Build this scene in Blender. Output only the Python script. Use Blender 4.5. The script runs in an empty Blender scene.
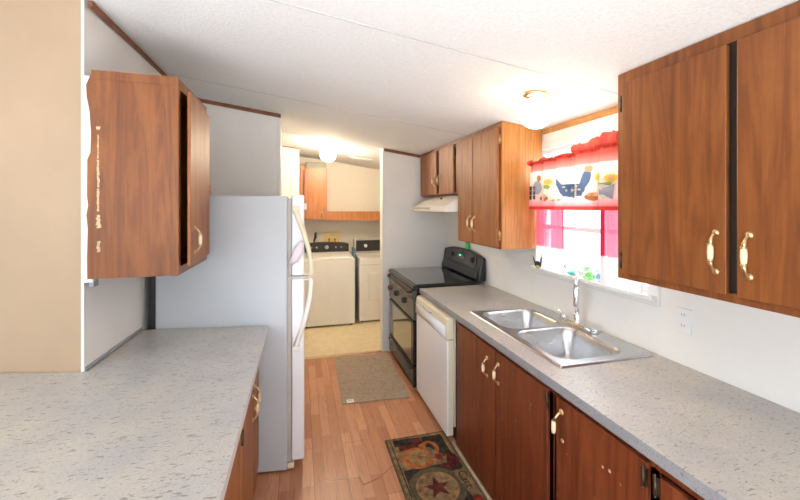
import bpy, bmesh, math, random
from mathutils import Vector, Matrix
random.seed(7)
PI = math.pi
SC = bpy.context.scene
COL = SC.collection

# ------------------------------------------------------------------ camera, world, lights, exposure
cd = bpy.data.cameras.new('camera')
cd.sensor_width = 36.0; cd.lens = 36.0 * 370 / 800; cd.shift_y = -43.5 / 800; cd.clip_start = 0.02
cam = bpy.data.objects.new('camera', cd); COL.objects.link(cam)
cam.location = (0, 0, 1.62); cam.rotation_euler = (PI / 2, 0, -math.atan(100 / 370))
SC.camera = cam
SC.view_settings.view_transform = 'Standard'; SC.view_settings.look = 'None'
SC.view_settings.gamma = 1; SC.view_settings.use_curve_mapping = False
SC.view_settings.exposure = 0.42

w = bpy.data.worlds.new('world'); SC.world = w; w.use_nodes = True
bg = w.node_tree.nodes['Background']; bg.inputs[0].default_value = (0.86, 0.94, 1.0, 1); bg.inputs[1].default_value = 1.4

def area(name, loc, rot, sx, sy, power, col):
    l = bpy.data.lights.new(name, 'AREA'); l.shape = 'RECTANGLE'; l.size = sx; l.size_y = sy
    l.energy = power; l.color = col
    o = bpy.data.objects.new(name, l); COL.objects.link(o); o.location = loc; o.rotation_euler = rot
    return o
# added area fills, standing in for daylight from unseen windows behind the camera
area('daylight_fill_back', (-0.6, -2.9, 1.55), (PI / 2, 0, 0), 3.6, 1.7, 26, (0.90, 0.95, 1.0))
area('daylight_fill_left', (-3.4, -0.4, 1.5), (0, -PI / 2, 0), 1.4, 2.2, 40, (0.70, 0.84, 1.0))
# low sun, added to bounce off the unseen floor and brighten the ceiling
sl = bpy.data.lights.new('added_sun', 'SUN'); sl.energy = 23; sl.angle = 0.01; sl.color = (0.95, 0.97, 1.0)
so = bpy.data.objects.new('added_sun', sl); COL.objects.link(so); so.location = (0, -6, 5); so.rotation_euler = (math.radians(52), 0, math.radians(6))
# daylight entering through the kitchen window
area('daylight_kitchen', (1.80, 1.87, 1.62), (0, PI / 2, 0), 0.75, 0.85, 8, (0.90, 0.95, 1.0))

# ------------------------------------------------------------------ materials
def newmat(name):
    m = bpy.data.materials.new(name); m.use_nodes = True
    nt = m.node_tree; b = nt.nodes['Principled BSDF']
    return m, nt, b
def setp(b, col=None, rough=None, metal=None, spec=None, trans=None, coat=None):
    if col is not None: b.inputs['Base Color'].default_value = (*col, 1)
    if rough is not None: b.inputs['Roughness'].default_value = rough
    if metal is not None: b.inputs['Metallic'].default_value = metal
    if spec is not None: b.inputs['Specular IOR Level'].default_value = spec
    if trans is not None: b.inputs['Transmission Weight'].default_value = trans
    if coat is not None: b.inputs['Coat Weight'].default_value = coat
def coords(nt, scale=(1, 1, 1), rot=(0, 0, 0), kind='Object'):
    t = nt.nodes.new('ShaderNodeTexCoord'); mp = nt.nodes.new('ShaderNodeMapping')
    mp.inputs['Scale'].default_value = scale; mp.inputs['Rotation'].default_value = rot
    nt.links.new(t.outputs[kind], mp.inputs[0]); return mp.outputs[0]
def noise(nt, vec, scale, detail=4, rough=0.5, dist=0.0):
    n = nt.nodes.new('ShaderNodeTexNoise'); n.inputs['Scale'].default_value = scale
    n.inputs['Detail'].default_value = detail; n.inputs['Roughness'].default_value = rough
    n.inputs['Distortion'].default_value = dist
    nt.links.new(vec, n.inputs['Vector']); return n.outputs['Fac']
def ramp(nt, fac, stops, interp='LINEAR'):
    r = nt.nodes.new('ShaderNodeValToRGB'); cr = r.color_ramp; cr.interpolation = interp
    while len(cr.elements) < len(stops): cr.elements.new(0.5)
    for e, (p, c) in zip(cr.elements, stops):
        e.position = p; e.color = (*c, 1) if len(c) == 3 else c
    nt.links.new(fac, r.inputs[0]); return r.outputs[0]
def mix(nt, a, b, fac, mode='MIX'):
    m = nt.nodes.new('ShaderNodeMix'); m.data_type = 'RGBA'; m.blend_type = mode
    for s, v in ((m.inputs[0], fac), (m.inputs[6], a), (m.inputs[7], b)):
        if hasattr(v, 'is_linked') or hasattr(v, 'links'): nt.links.new(v, s)
        elif isinstance(v, (int, float)): s.default_value = v
        else: s.default_value = (*v, 1)
    return m.outputs[2]
def bump(nt, b, h, strength, dist=0.01):
    n = nt.nodes.new('ShaderNodeBump'); n.inputs['Strength'].default_value = strength
    n.inputs['Distance'].default_value = dist
    nt.links.new(h, n.inputs['Height']); nt.links.new(n.outputs[0], b.inputs['Normal'])
def flat(name, col, rough=0.5, metal=0.0, spec=None, vary=0.06, scale=8, **k):
    m, nt, b = newmat(name); setp(b, col, rough, metal, spec, **k)
    v = coords(nt); n = noise(nt, v, scale, 5)
    lo = tuple(c * (1 - vary) for c in col); hi = tuple(min(1, c * (1 + vary)) for c in col)
    nt.links.new(ramp(nt, n, [(0.3, lo), (0.7, hi)]), b.inputs['Base Color'])
    return m
def wood(name, dark, mid, light, rough=0.35, grain=(14, 14, 0.9), coat=0.0, worn=False, groove=0):
    m, nt, b = newmat(name); setp(b, mid, rough, coat=coat)
    v = coords(nt, grain); n1 = noise(nt, v, 1.1, 6, 0.55, 2.6)
    v2 = coords(nt, (grain[0] * 9, grain[1] * 9, grain[2] * 3)); n2 = noise(nt, v2, 1.5, 4, 0.6)
    v3 = coords(nt, (3.2, 3.2, 1.6)); n3 = noise(nt, v3, 1.6, 5, 0.6, 2.0)
    c = ramp(nt, n1, [(0.30, dark), (0.47, mid), (0.56, tuple((a + q) / 2 for a, q in zip(mid, light))), (0.72, light)])
    c = mix(nt, c, ramp(nt, n2, [(0.3, (0.72,) * 3), (0.6, (1, 1, 1))]), 0.45, 'MULTIPLY')
    c = mix(nt, c, ramp(nt, n3, [(0.3, (0.72,) * 3), (0.65, (1, 1, 1))]), 0.6, 'MULTIPLY')
    if groove:
        vg = coords(nt, (1, 1, 1)); wv = nt.nodes.new('ShaderNodeTexWave'); wv.wave_type = 'BANDS'; wv.bands_direction = 'X'
        wv.inputs['Scale'].default_value = groove; wv.inputs['Distortion'].default_value = 0.3
        nt.links.new(vg, wv.inputs[0])
        c = mix(nt, c, ramp(nt, wv.outputs[1], [(0.0, (0.72, 0.66, 0.6)), (0.12, (1, 1, 1))]), 0.7, 'MULTIPLY')
    if worn:
        vw = coords(nt, (60, 60, 22)); nw = noise(nt, vw, 1.0, 3, 0.7)
        vz = coords(nt, (5, 5, 2)); nz = noise(nt, vz, 1.0, 2)
        f = nt.nodes.new('ShaderNodeMath'); f.operation = 'MULTIPLY'
        nt.links.new(ramp(nt, nw, [(0.69, (0, 0, 0)), (0.72, (1, 1, 1))]), f.inputs[0])
        nt.links.new(ramp(nt, nz, [(0.5, (0, 0, 0)), (0.6, (1, 1, 1))]), f.inputs[1])
        c = mix(nt, c, (0.55, 0.32, 0.2), f.outputs[0])
    nt.links.new(c, b.inputs['Base Color']); bump(nt, b, n2, 0.05, 0.002)
    return m

M = {}
M['wood'] = wood('cabinet_wood', (0.155, 0.040, 0.008), (0.23, 0.066, 0.012), (0.31, 0.102, 0.021), 0.38, grain=(10, 10, 0.9))
M['wood_base'] = wood('base_cabinet_wood', (0.105, 0.020, 0.007), (0.16, 0.034, 0.011), (0.23, 0.058, 0.018), 0.36, grain=(12, 12, 0.9), worn=True)
M['wood_light'] = wood('lighter_cabinet_wood', (0.25, 0.08, 0.023), (0.35, 0.12, 0.034), (0.45, 0.175, 0.055), 0.5, grain=(10, 10, 0.9))
M['panel_lit'] = wood('lamplit_oak_panel', (0.38, 0.14, 0.030), (0.49, 0.20, 0.048), (0.58, 0.26, 0.072), 0.45, groove=14)  # orange lamp light is put into this panel's colour
M['wood_laundry'] = wood('lamplit_laundry_wood', (0.40, 0.13, 0.028), (0.50, 0.175, 0.040), (0.58, 0.23, 0.06), 0.35)  # orange glow of the laundry lamp mixed into the wood colour
M['wood_trim'] = wood('trim_wood', (0.16, 0.05, 0.018), (0.25, 0.085, 0.03), (0.33, 0.12, 0.045), 0.4, grain=(3, 3, 3))
M['trim_lit'] = wood('lamplit_trim_wood', (0.45, 0.2, 0.06), (0.55, 0.27, 0.085), (0.62, 0.33, 0.11), 0.4, grain=(3, 3, 3))  # trim wood recoloured golden as if lit by the lamp
M['raw'] = flat('raw_chipboard', (0.62, 0.42, 0.24), 0.9, vary=0.4, scale=120)
M['gap'] = flat('cabinet_interior_shade', (0.03, 0.018, 0.012), 0.8)  # near-black colour painting the shade inside cabinets and door gaps

def wallmat(name, col, vary=0.04):
    m, nt, b = newmat(name); setp(b, col, 0.6, spec=0.3)
    n = noise(nt, coords(nt), 2.2, 5, 0.6)
    nt.links.new(ramp(nt, n, [(0.3, tuple(c * (1 - vary) for c in col)), (0.7, tuple(min(1, c * (1 + vary)) for c in col))]), b.inputs['Base Color'])
    n2 = noise(nt, coords(nt), 90, 3); bump(nt, b, n2, 0.06, 0.004)
    return m
M['wall'] = wallmat('painted_wall_white', (0.87, 0.85, 0.815))
M['tan'] = wallmat('painted_wall_tan', (0.46, 0.325, 0.21), 0.05)
M['cream'] = wallmat('painted_wall_cream', (0.80, 0.74, 0.62))
m, nt, b = newmat('ceiling_stipple'); setp(b, (0.88, 0.88, 0.88), 0.85, spec=0.2)
n = noise(nt, coords(nt), 75, 5, 0.7); nt.links.new(ramp(nt, n, [(0.35, (0.84, 0.84, 0.84)), (0.6, (0.91, 0.91, 0.91))]), b.inputs['Base Color'])
bump(nt, b, n, 0.55, 0.012); M['ceil'] = m
M['seam'] = flat('ceiling_seam', (0.62, 0.62, 0.62), 0.8)
M['white_trim'] = flat('white_painted_trim', (0.82, 0.81, 0.78), 0.45, vary=0.03)

# laminate counter
def laminate(name, base, warm, fleck):
    m, nt, b = newmat(name); setp(b, base, 0.34)
    nb = noise(nt, coords(nt), 5, 4, 0.6)
    c = ramp(nt, nb, [(0.35, base), (0.65, warm)])
    ns = noise(nt, coords(nt, (1, 1, 1)), 160, 2, 0.6)
    c = mix(nt, c, ramp(nt, ns, [(0.35, (0.78, 0.78, 0.78)), (0.55, (1, 1, 1))]), 0.7, 'MULTIPLY')
    for ang, sc in ((0.5, 1.0), (-0.6, 1.13), (1.5, 0.9)):
        v = coords(nt, (34 * sc, 130 * sc, 100), (0, 0, ang)); n1 = noise(nt, v, 1.0, 2, 0.5, 0.3)
        c = mix(nt, c, fleck, ramp(nt, n1, [(0.655, (0, 0, 0)), (0.69, (0.75, 0.75, 0.75))]))
    nt.links.new(c, b.inputs['Base Color']); return m
M['lam'] = laminate('speckled_laminate', (0.48, 0.465, 0.455), (0.58, 0.54, 0.475), (0.19, 0.175, 0.16))
M['lam_lit'] = laminate('lit_laminate_edge', (0.66, 0.66, 0.68), (0.72, 0.72, 0.72), (0.5, 0.5, 0.5))  # edge laminate lightened to carry the light falling on it
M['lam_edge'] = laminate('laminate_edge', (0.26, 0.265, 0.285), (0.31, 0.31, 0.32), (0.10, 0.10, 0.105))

# laminate plank floor
m, nt, b = newmat('plank_floor'); setp(b, (0.45, 0.22, 0.12), 0.33)
v = coords(nt, (1, 1, 1), (0, 0, PI / 2))
def brick(sc, w_, h_, mort, off=0.37):
    k = nt.nodes.new('ShaderNodeTexBrick'); k.inputs['Scale'].default_value = sc
    k.inputs['Brick Width'].default_value = w_; k.inputs['Row Height'].default_value = h_
    k.inputs['Mortar Size'].default_value = mort; k.offset = off; k.inputs['Bias'].default_value = 0
    nt.links.new(v, k.inputs['Vector']); return k
k1 = brick(1, 0.46, 0.066, 0.0012); k1.inputs['Color1'].default_value = (0.48, 0.20, 0.098, 1); k1.inputs['Color2'].default_value = (0.68, 0.34, 0.19, 1); k1.inputs['Mortar'].default_value = (0.40, 0.18, 0.10, 1)
k2 = brick(1, 1.2, 0.198, 0.002, 0.43); k2.inputs['Color1'].default_value = (1, 1, 1, 1); k2.inputs['Color2'].default_value = (0.93, 0.93, 0.93, 1); k2.inputs['Mortar'].default_value = (0.6, 0.55, 0.5, 1)
gr = noise(nt, coords(nt, (38, 2.2, 1)), 1.5, 7, 0.62, 1.5)
c = mix(nt, k1.outputs[0], ramp(nt, gr, [(0.33, (0.66, 0.58, 0.52)), (0.5, (1, 1, 1)), (0.7, (1, 1, 1))]), 0.75, 'MULTIPLY')
c = mix(nt, c, k2.outputs[0], 1.0, 'MULTIPLY'); nt.links.new(c, b.inputs['Base Color']); M['floor'] = m
M['vinyl'] = flat('cream_vinyl_floor', (0.72, 0.60, 0.38), 0.4, vary=0.08, scale=14)
M['brass'] = flat('aged_brass', (0.62, 0.46, 0.26), 0.3, 1.0, vary=0.2, scale=60)
M['dark_brass'] = flat('dark_hinge_metal', (0.10, 0.07, 0.045), 0.4, 0.8, vary=0.3, scale=60)
M['ceramic'] = flat('cream_ceramic', (0.80, 0.66, 0.42), 0.22)
M['steel'] = None
m, nt, b = newmat('brushed_stainless'); setp(b, (0.56, 0.57, 0.59), 0.24, 1.0)
n = noise(nt, coords(nt, (6, 160, 60)), 2, 3); nt.links.new(ramp(nt, n, [(0.3, (0.27,) * 3), (0.7, (0.31,) * 3)]), b.inputs['Roughness']); M['steel'] = m
M['chrome'] = flat('chrome', (0.80, 0.80, 0.82), 0.07, 1.0, vary=0.02)
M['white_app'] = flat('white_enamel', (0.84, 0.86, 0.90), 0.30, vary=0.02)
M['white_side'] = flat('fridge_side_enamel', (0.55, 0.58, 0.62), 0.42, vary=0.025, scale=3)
M['cream_app'] = flat('cream_enamel', (0.82, 0.79, 0.73), 0.32, vary=0.02)
M['hood'] = flat('hood_enamel', (0.86, 0.83, 0.76), 0.4, vary=0.02)
M['yellowed'] = flat('yellowed_plastic', (0.76, 0.69, 0.52), 0.4, vary=0.04)
M['gasket'] = flat('grey_gasket', (0.48, 0.45, 0.42), 0.6)
M['black'] = flat('black_enamel', (0.012, 0.012, 0.013), 0.12, vary=0.1)
M['black_glass'] = flat('black_glass', (0.012, 0.011, 0.010), 0.04, vary=0.05, coat=1.0)
M['black_matte'] = flat('black_plastic', (0.02, 0.02, 0.022), 0.35)
M['grey_panel'] = flat('dark_grey_panel', (0.09, 0.085, 0.08), 0.25, metal=0.3)
M['console'] = flat('dark_console', (0.016, 0.013, 0.012), 0.6, vary=0.3, scale=20)
M['red_knob'] = flat('dark_red_knob', (0.15, 0.02, 0.012), 0.3)
M['rug'] = None
m, nt, b = newmat('taupe_rug_pile'); setp(b, (0.4, 0.3, 0.22), 0.95, spec=0.1)
n = noise(nt, coords(nt, (14, 22, 10)), 2.0, 8, 0.75, 1.0); n2 = noise(nt, coords(nt), 300, 2)
c = ramp(nt, n, [(0.30, (0.20, 0.14, 0.10)), (0.45, (0.37, 0.285, 0.22)), (0.6, (0.46, 0.37, 0.29)), (0.75, (0.33, 0.26, 0.21))])
nt.links.new(c, b.inputs['Base Color']); bump(nt, b, n2, 0.5, 0.004); M['rug'] = m
def cloth(name, col, vary=0.25, sc=40):
    return flat(name, col, 0.9, spec=0.1, vary=vary, scale=sc)
M['mat_tan'] = cloth('mat_tan', (0.22, 0.14, 0.075), 0.5, 30)
M['mat_dark'] = cloth('mat_dark', (0.040, 0.034, 0.028), 0.6, 30)
M['mat_maroon'] = cloth('mat_maroon', (0.10, 0.024, 0.022), 0.6, 30)
M['mat_red'] = cloth('mat_red', (0.22, 0.035, 0.025), 0.5, 30)
M['mat_orange'] = cloth('mat_orange', (0.36, 0.115, 0.035), 0.5, 30)
M['mat_gold'] = cloth('mat_gold', (0.27, 0.16, 0.07), 0.5, 30)
M['mat_edge'] = cloth('mat_binding', (0.10, 0.085, 0.05), 0.3)
M['tag'] = cloth('white_tag', (0.8, 0.78, 0.72), 0.05)
M['caulk'] = flat('grey_caulk', (0.35, 0.36, 0.37), 0.6)
M['quarter'] = flat('pale_quarter_round', (0.60, 0.50, 0.38), 0.6, vary=0.25, scale=30)
M['plate'] = flat('outlet_white_plastic', (0.84, 0.84, 0.84), 0.3, vary=0.01)
M['slot'] = flat('outlet_slot_dark', (0.30, 0.30, 0.30), 0.5)
M['yellow_box'] = flat('yellow_plastic_box', (0.78, 0.60, 0.24), 0.4)
M['valve'] = flat('brown_valve', (0.30, 0.12, 0.06), 0.4)
M['grey_box'] = flat('grey_cardboard', (0.36, 0.36, 0.30), 0.8)
M['green'] = flat('green_plastic', (0.10, 0.62, 0.16), 0.35)
M['blue_plastic'] = flat('blue_plastic', (0.13, 0.20, 0.26), 0.4)
M['pink_plastic'] = flat('pink_tinted_plastic', (0.80, 0.70, 0.76), 0.4)

def emit(name, col, s):
    m, nt, b = newmat(name); setp(b, col, 0.4)
    b.inputs['Emission Color'].default_value = (*col, 1); b.inputs['Emission Strength'].default_value = s
    return m
M['globe'] = emit('lit_opal_glass_globe', (1.0, 0.74, 0.44), 16)
M['globe2'] = emit('lit_opal_glass_globe_laundry', (1.0, 0.84, 0.63), 105)
M['led'] = emit('green_display', (0.05, 0.9, 0.2), 1.6)

m, nt, b = newmat('window_glass'); nt.nodes.remove(b)
g = nt.nodes.new('ShaderNodeBsdfGlossy'); g.inputs['Roughness'].default_value = 0.02
t = nt.nodes.new('ShaderNodeBsdfTransparent'); t.inputs[0].default_value = (0.97, 0.99, 0.99, 1)
mx = nt.nodes.new('ShaderNodeMixShader'); mx.inputs[0].default_value = 0.05
nt.links.new(t.outputs[0], mx.inputs[1]); nt.links.new(g.outputs[0], mx.inputs[2]); nt.links.new(mx.outputs[0], nt.nodes['Material Output'].inputs[0])
M['glass'] = m
def tint_glass(name, col):
    m, nt, b = newmat(name); setp(b, col, 0.08, trans=0.75); return m
M['aqua'] = tint_glass('aqua_glass', (0.25, 0.85, 0.80)); M['lime'] = tint_glass('green_glass', (0.35, 0.85, 0.30))
M['sky'] = tint_glass('pale_blue_glass', (0.35, 0.70, 0.90)); M['navy'] = flat('navy_enamel', (0.08, 0.12, 0.35), 0.3)
M['clear'] = tint_glass('clear_lavender_glass', (0.8, 0.75, 0.9))

def fabric(name, stops, trans=0.5, sheer=0.0, zr=(0, 1)):
    """cloth dyed in horizontal bands by its own height (object z)"""
    m, nt, b = newmat(name); nt.nodes.remove(b)
    t = nt.nodes.new('ShaderNodeTexCoord'); s = nt.nodes.new('ShaderNodeSeparateXYZ'); nt.links.new(t.outputs['Object'], s.inputs[0])
    mr = nt.nodes.new('ShaderNodeMapRange'); mr.inputs[1].default_value = zr[0]; mr.inputs[2].default_value = zr[1]
    nt.links.new(s.outputs[2], mr.inputs[0])
    c = ramp(nt, mr.outputs[0], stops)
    d = nt.nodes.new('ShaderNodeBsdfDiffuse'); tr = nt.nodes.new('ShaderNodeBsdfTranslucent')
    nt.links.new(c, d.inputs[0]); nt.links.new(c, tr.inputs[0])
    a = nt.nodes.new('ShaderNodeMixShader'); a.inputs[0].default_value = trans
    nt.links.new(d.outputs[0], a.inputs[1]); nt.links.new(tr.outputs[0], a.inputs[2]); out = a.outputs[0]
    if sheer:
        tp = nt.nodes.new('ShaderNodeBsdfTransparent'); q = nt.nodes.new('ShaderNodeMixShader'); q.inputs[0].default_value = sheer
        nt.links.new(out, q.inputs[1]); nt.links.new(tp.outputs[0], q.inputs[2]); out = q.outputs[0]
    nt.links.new(out, nt.nodes['Material Output'].inputs[0]); return m
RED = (0.62, 0.06, 0.05); PINKR = (0.85, 0.32, 0.30); WH = (0.80, 0.73, 0.62)
# object z of the valance: 0 = bottom hem .. 0.36 = top ruffle
M['valance'] = fabric('rooster_valance_cloth', [(0.0, RED), (0.05, RED), (0.07, (0.80, 0.30, 0.30)), (0.15, (0.88, 0.55, 0.52)), (0.19, WH), (0.69, WH), (0.71, (0.78, 0.26, 0.22)), (0.82, (0.66, 0.12, 0.09)), (1.0, (0.60, 0.09, 0.06))], 0.32, 0.0, (0, 0.36))
M['ruffle'] = fabric('red_ruffle_cloth', [(0, (0.70, 0.11, 0.08)), (1, (0.62, 0.08, 0.06))], 0.4)
M['cafe'] = fabric('pink_tier_cloth', [(0.0, (0.80, 0.78, 0.76)), (0.30, (0.80, 0.78, 0.76)), (0.32, (0.74, 0.15, 0.24)), (1.0, (0.70, 0.10, 0.18))], 0.34, 0.10, (0, 0.5))
M['cafe_hem'] = fabric('tier_hem_cloth', [(0.0, (0.86, 0.78, 0.76)), (0.30, (0.80, 0.7, 0.7)), (0.32, (0.55, 0.04, 0.09)), (1.0, (0.55, 0.04, 0.09))], 0.2, 0.0, (0, 0.5))
def printed(name, col): return fabric(name, [(0, col), (1, col)], 0.25)
M['p_blue'] = printed('print_blue', (0.16, 0.24, 0.42)); M['p_dark'] = printed('print_dark', (0.05, 0.055, 0.09))
M['p_red'] = printed('print_coral', (0.80, 0.22, 0.14)); M['p_yellow'] = printed('print_yellow', (0.90, 0.62, 0.08))
M['p_green'] = printed('print_green', (0.30, 0.42, 0.14)); M['p_brown'] = printed('print_brown', (0.50, 0.20, 0.08))
M['p_grey'] = printed('print_grey', (0.36, 0.38, 0.44)); M['p_peach'] = printed('print_peach', (0.85, 0.48, 0.30))
M['p_cream'] = printed('print_cream', (0.85, 0.80, 0.68)); M['p_tag'] = printed('print_tag', (0.09, 0.085, 0.08))

# ------------------------------------------------------------------ mesh builder
WORLD = {}
class MB:
    def __init__(s): s.v = []; s.f = []; s.m = []; s.s = []
    def add(s, vs, fs, m=0, smooth=False):
        o = len(s.v); s.v += [tuple(v) for v in vs]
        for f in fs: s.f.append([i + o for i in f]); s.m.append(m); s.s.append(smooth)
        return s
    def box(s, x0, x1, y0, y1, z0, z1, m=0):
        return s.add([(x, y, z) for x in (x0, x1) for y in (y0, y1) for z in (z0, z1)],
              [(0, 1, 3, 2), (4, 6, 7, 5), (0, 4, 5, 1), (2, 3, 7, 6), (0, 2, 6, 4), (1, 5, 7, 3)], m)
    def prism(s, pts, axis, a, b, m=0, smooth=False):
        """pts 2-D; axis 0: pts=(y,z); 1: (x,z); 2: (x,y)"""
        def P(p, t): return {0: (t, p[0], p[1]), 1: (p[0], t, p[1]), 2: (p[0], p[1], t)}[axis]
        n = len(pts); vs = [P(p, a) for p in pts] + [P(p, b) for p in pts]
        s.add(vs, [list(range(n)), list(range(2 * n - 1, n - 1, -1))], m)
        s.add(vs, [(i, (i + 1) % n, n + (i + 1) % n, n + i) for i in range(n)], m, smooth); return s
    def tube(s, path, r, n=10, m=0, flatten=None):
        path = [Vector(p) for p in path]; k = len(path); rs = r if isinstance(r, (list, tuple)) else [r] * k
        vs = []; up = None
        for i, p in enumerate(path):
            t = (path[min(i + 1, k - 1)] - path[max(i - 1, 0)]).normalized()
            if up is None: up = Vector((0, 0, 1)) if abs(t.z) < 0.9 else Vector((0, 1, 0))
            a = t.cross(up)
            if a.length < 1e-5: a = t.cross(Vector((1, 0, 0)))
            a.normalize(); c = t.cross(a).normalized(); up = -c if False else a.cross(t).normalized()
            for j in range(n):
                q = 2 * PI * j / n; d = a * math.cos(q) * rs[i] + c * math.sin(q) * rs[i]
                if flatten: d = Vector((d.x * flatten[0], d.y * flatten[1], d.z * flatten[2]))
                vs.append(p + d)
        fs = [(i * n + j, i * n + (j + 1) % n, (i + 1) * n + (j + 1) % n, (i + 1) * n + j) for i in range(k - 1) for j in range(n)]
        s.add(vs, fs, m, True); s.add(vs, [list(range(n))[::-1], list(range((k - 1) * n, k * n))], m); return s
    def lathe(s, prof, c, axis=2, n=24, m=0, sgn=1):
        """prof: (r, h) pairs; axis of revolution through c"""
        vs = []
        for r, h in prof:
            for j in range(n):
                q = 2 * PI * j / n; a, b = max(r, 1e-5) * math.cos(q), max(r, 1e-5) * math.sin(q); h2 = h * sgn
                d = {2: (a, b, h2), 0: (h2, a, b), 1: (a, h2, b)}[axis]
                vs.append((c[0] + d[0], c[1] + d[1], c[2] + d[2]))
        k = len(prof)
        s.add(vs, [(i * n + j, i * n + (j + 1) % n, (i + 1) * n + (j + 1) % n, (i + 1) * n + j) for i in range(k - 1) for j in range(n)], m, True)
        s.add(vs, [list(range(n))[::-1], list(range((k - 1) * n, k * n))], m); return s
    def ball(s, c, r, sc=(1, 1, 1), m=0, n=20):
        vs = []; fs = []; h = n // 2
        for i in range(h + 1):
            for j in range(n):
                a = PI * i / h; q = 2 * PI * j / n
                vs.append((c[0] + r * sc[0] * math.sin(a) * math.cos(q), c[1] + r * sc[1] * math.sin(a) * math.sin(q), c[2] + r * sc[2] * math.cos(a)))
        fs = [(i * n + j, i * n + (j + 1) % n, (i + 1) * n + (j + 1) % n, (i + 1) * n + j) for i in range(h) for j in range(n)]
        return s.add(vs, fs, m, True)
    def grid(s, fn, nu, nv, m=0, smooth=True):
        vs = [fn(i / nu, j / nv) for i in range(nu + 1) for j in range(nv + 1)]
        return s.add(vs, [(i * (nv + 1) + j, (i + 1) * (nv + 1) + j, (i + 1) * (nv + 1) + j + 1, i * (nv + 1) + j + 1) for i in range(nu) for j in range(nv)], m, smooth)
    def holed(s, xs, ys, axis, a, b, m=0, mside=None):
        """slab in the plane of two axes with a rectangular hole: xs=(x0,h0,h1,x1), ys likewise"""
        def P(p, q, t): return {0: (t, p, q), 1: (p, t, q), 2: (p, q, t)}[axis]
        ms = m if mside is None else mside
        idx = lambda i, j, k: k * 16 + i * 4 + j
        vs = [P(xs[i], ys[j], t) for t in (a, b) for i in range(4) for j in range(4)]
        fs = []
        for k in (0, 1):
            for i in range(3):
                for j in range(3):
                    if i == 1 and j == 1: continue
                    fs.append((idx(i, j, k), idx(i + 1, j, k), idx(i + 1, j + 1, k), idx(i, j + 1, k)))
        s.add(vs, fs, m)
        sf = []
        for i in range(3):
            for j in (0, 3): sf.append((idx(i, j, 0), idx(i + 1, j, 0), idx(i + 1, j, 1), idx(i, j, 1)))
            for j in (0, 3): sf.append((idx(j, i, 0), idx(j, i + 1, 0), idx(j, i + 1, 1), idx(j, i, 1)))
        for j in (1, 2):
            sf.append((idx(1, j, 0), idx(2, j, 0), idx(2, j, 1), idx(1, j, 1))); sf.append((idx(j, 1, 0), idx(j, 2, 0), idx(j, 2, 1), idx(j, 1, 1)))
        return s.add(vs, sf, ms)
    def build(s, name, mats, parent=None, loc=None, bevel=0, solid=0, seg=2, merge=True):
        if parent is not None: loc = WORLD[parent.name]
        elif loc is None:
            xs, ys, zs = zip(*s.v); loc = ((min(xs) + max(xs)) / 2, (min(ys) + max(ys)) / 2, min(zs))
        me = bpy.data.meshes.new(name)
        me.from_pydata([(v[0] - loc[0], v[1] - loc[1], v[2] - loc[2]) for v in s.v], [], s.f)
        mats = mats if isinstance(mats, (list, tuple)) else [mats]
        for q in mats: me.materials.append(q)
        for p, mi, sm in zip(me.polygons, s.m, s.s): p.material_index = mi; p.use_smooth = sm
        bm = bmesh.new(); bm.from_mesh(me)
        if merge: bmesh.ops.remove_doubles(bm, verts=bm.verts, dist=1e-5)
        bmesh.ops.recalc_face_normals(bm, faces=bm.faces); bm.to_mesh(me); bm.free()
        o = bpy.data.objects.new(name, me); COL.objects.link(o)
        if parent is not None: o.parent = parent
        else: o.location = loc
        WORLD[o.name] = loc
        if solid:
            md = o.modifiers.new('thickness', 'SOLIDIFY'); md.thickness = solid; md.offset = 0
        if bevel:
            md = o.modifiers.new('bevel', 'BEVEL'); md.width = bevel; md.segments = seg; md.limit_method = 'ANGLE'; md.angle_limit = math.radians(40)
        return o
def tag(o, label, cat, group=None):
    o['label'] = label; o['category'] = cat
    if group: o['group'] = group
    return o
def thing(name, label, cat, loc, group=None):
    o = bpy.data.objects.new(name, None); COL.objects.link(o); o.location = loc; o.empty_display_size = 0.1
    WORLD[o.name] = tuple(loc); return tag(o, label, cat, group)
def struct(o): o['kind'] = 'structure'; return o

def ceil_z(x): return 2.395 - 0.14 * x

# ------------------------------------------------------------------ setting
FY = 4.06
o = struct(MB().box(-3.6, 1.78, 0.0, FY, -0.05, 0).build('floor', M['floor']))
struct(MB().box(-3.6, 1.78, -3.0, 0.0, -0.05, 0).build('floor_living_room', M['wall']))  # unseen floor made white so it bounces light up
o = struct(MB().box(-0.9, 1.78, FY, 6.0, -0.05, 0).build('floor_laundry', M['vinyl']))
cb = MB().prism([(-3.6, ceil_z(-3.6)), (1.78, ceil_z(1.78)), (1.78, ceil_z(1.78) + 0.06), (-3.6, ceil_z(-3.6) + 0.06)], 1, -3.0, 6.0)
for y in (0.2, 1.495, 2.807, 4.12):
    cb.prism([(-3.5, ceil_z(-3.5) + 0.001), (1.66, ceil_z(1.66) + 0.001), (1.66, ceil_z(1.66) - 0.0015), (-3.5, ceil_z(-3.5) - 0.0015)], 1, y - 0.004, y + 0.004, 1)
struct(cb.build('ceiling', [M['ceil'], M['seam']], merge=False))
# right wall with the window opening
WY0, WY1, WZ0, WZ1 = 1.43, 2.33, 1.19, 2.02
struct(MB().holed((-3.0, WY0, WY1, 6.0), (-0.04, WZ0, WZ1, 2.3), 0, 1.66, 1.78).build('wall_right', M['wall']))
struct(MB().prism([(-0.9095, 1.8945), (-0.897, 1.891), (-0.897, 1.93), (-0.882, 2.45), (-0.882, 3.36), (-1.0, 3.36), (-1.0, 2.06), (-0.9095, 2.02)], 2, 0, 2.66).build('wall_left', M['wall']))
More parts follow.
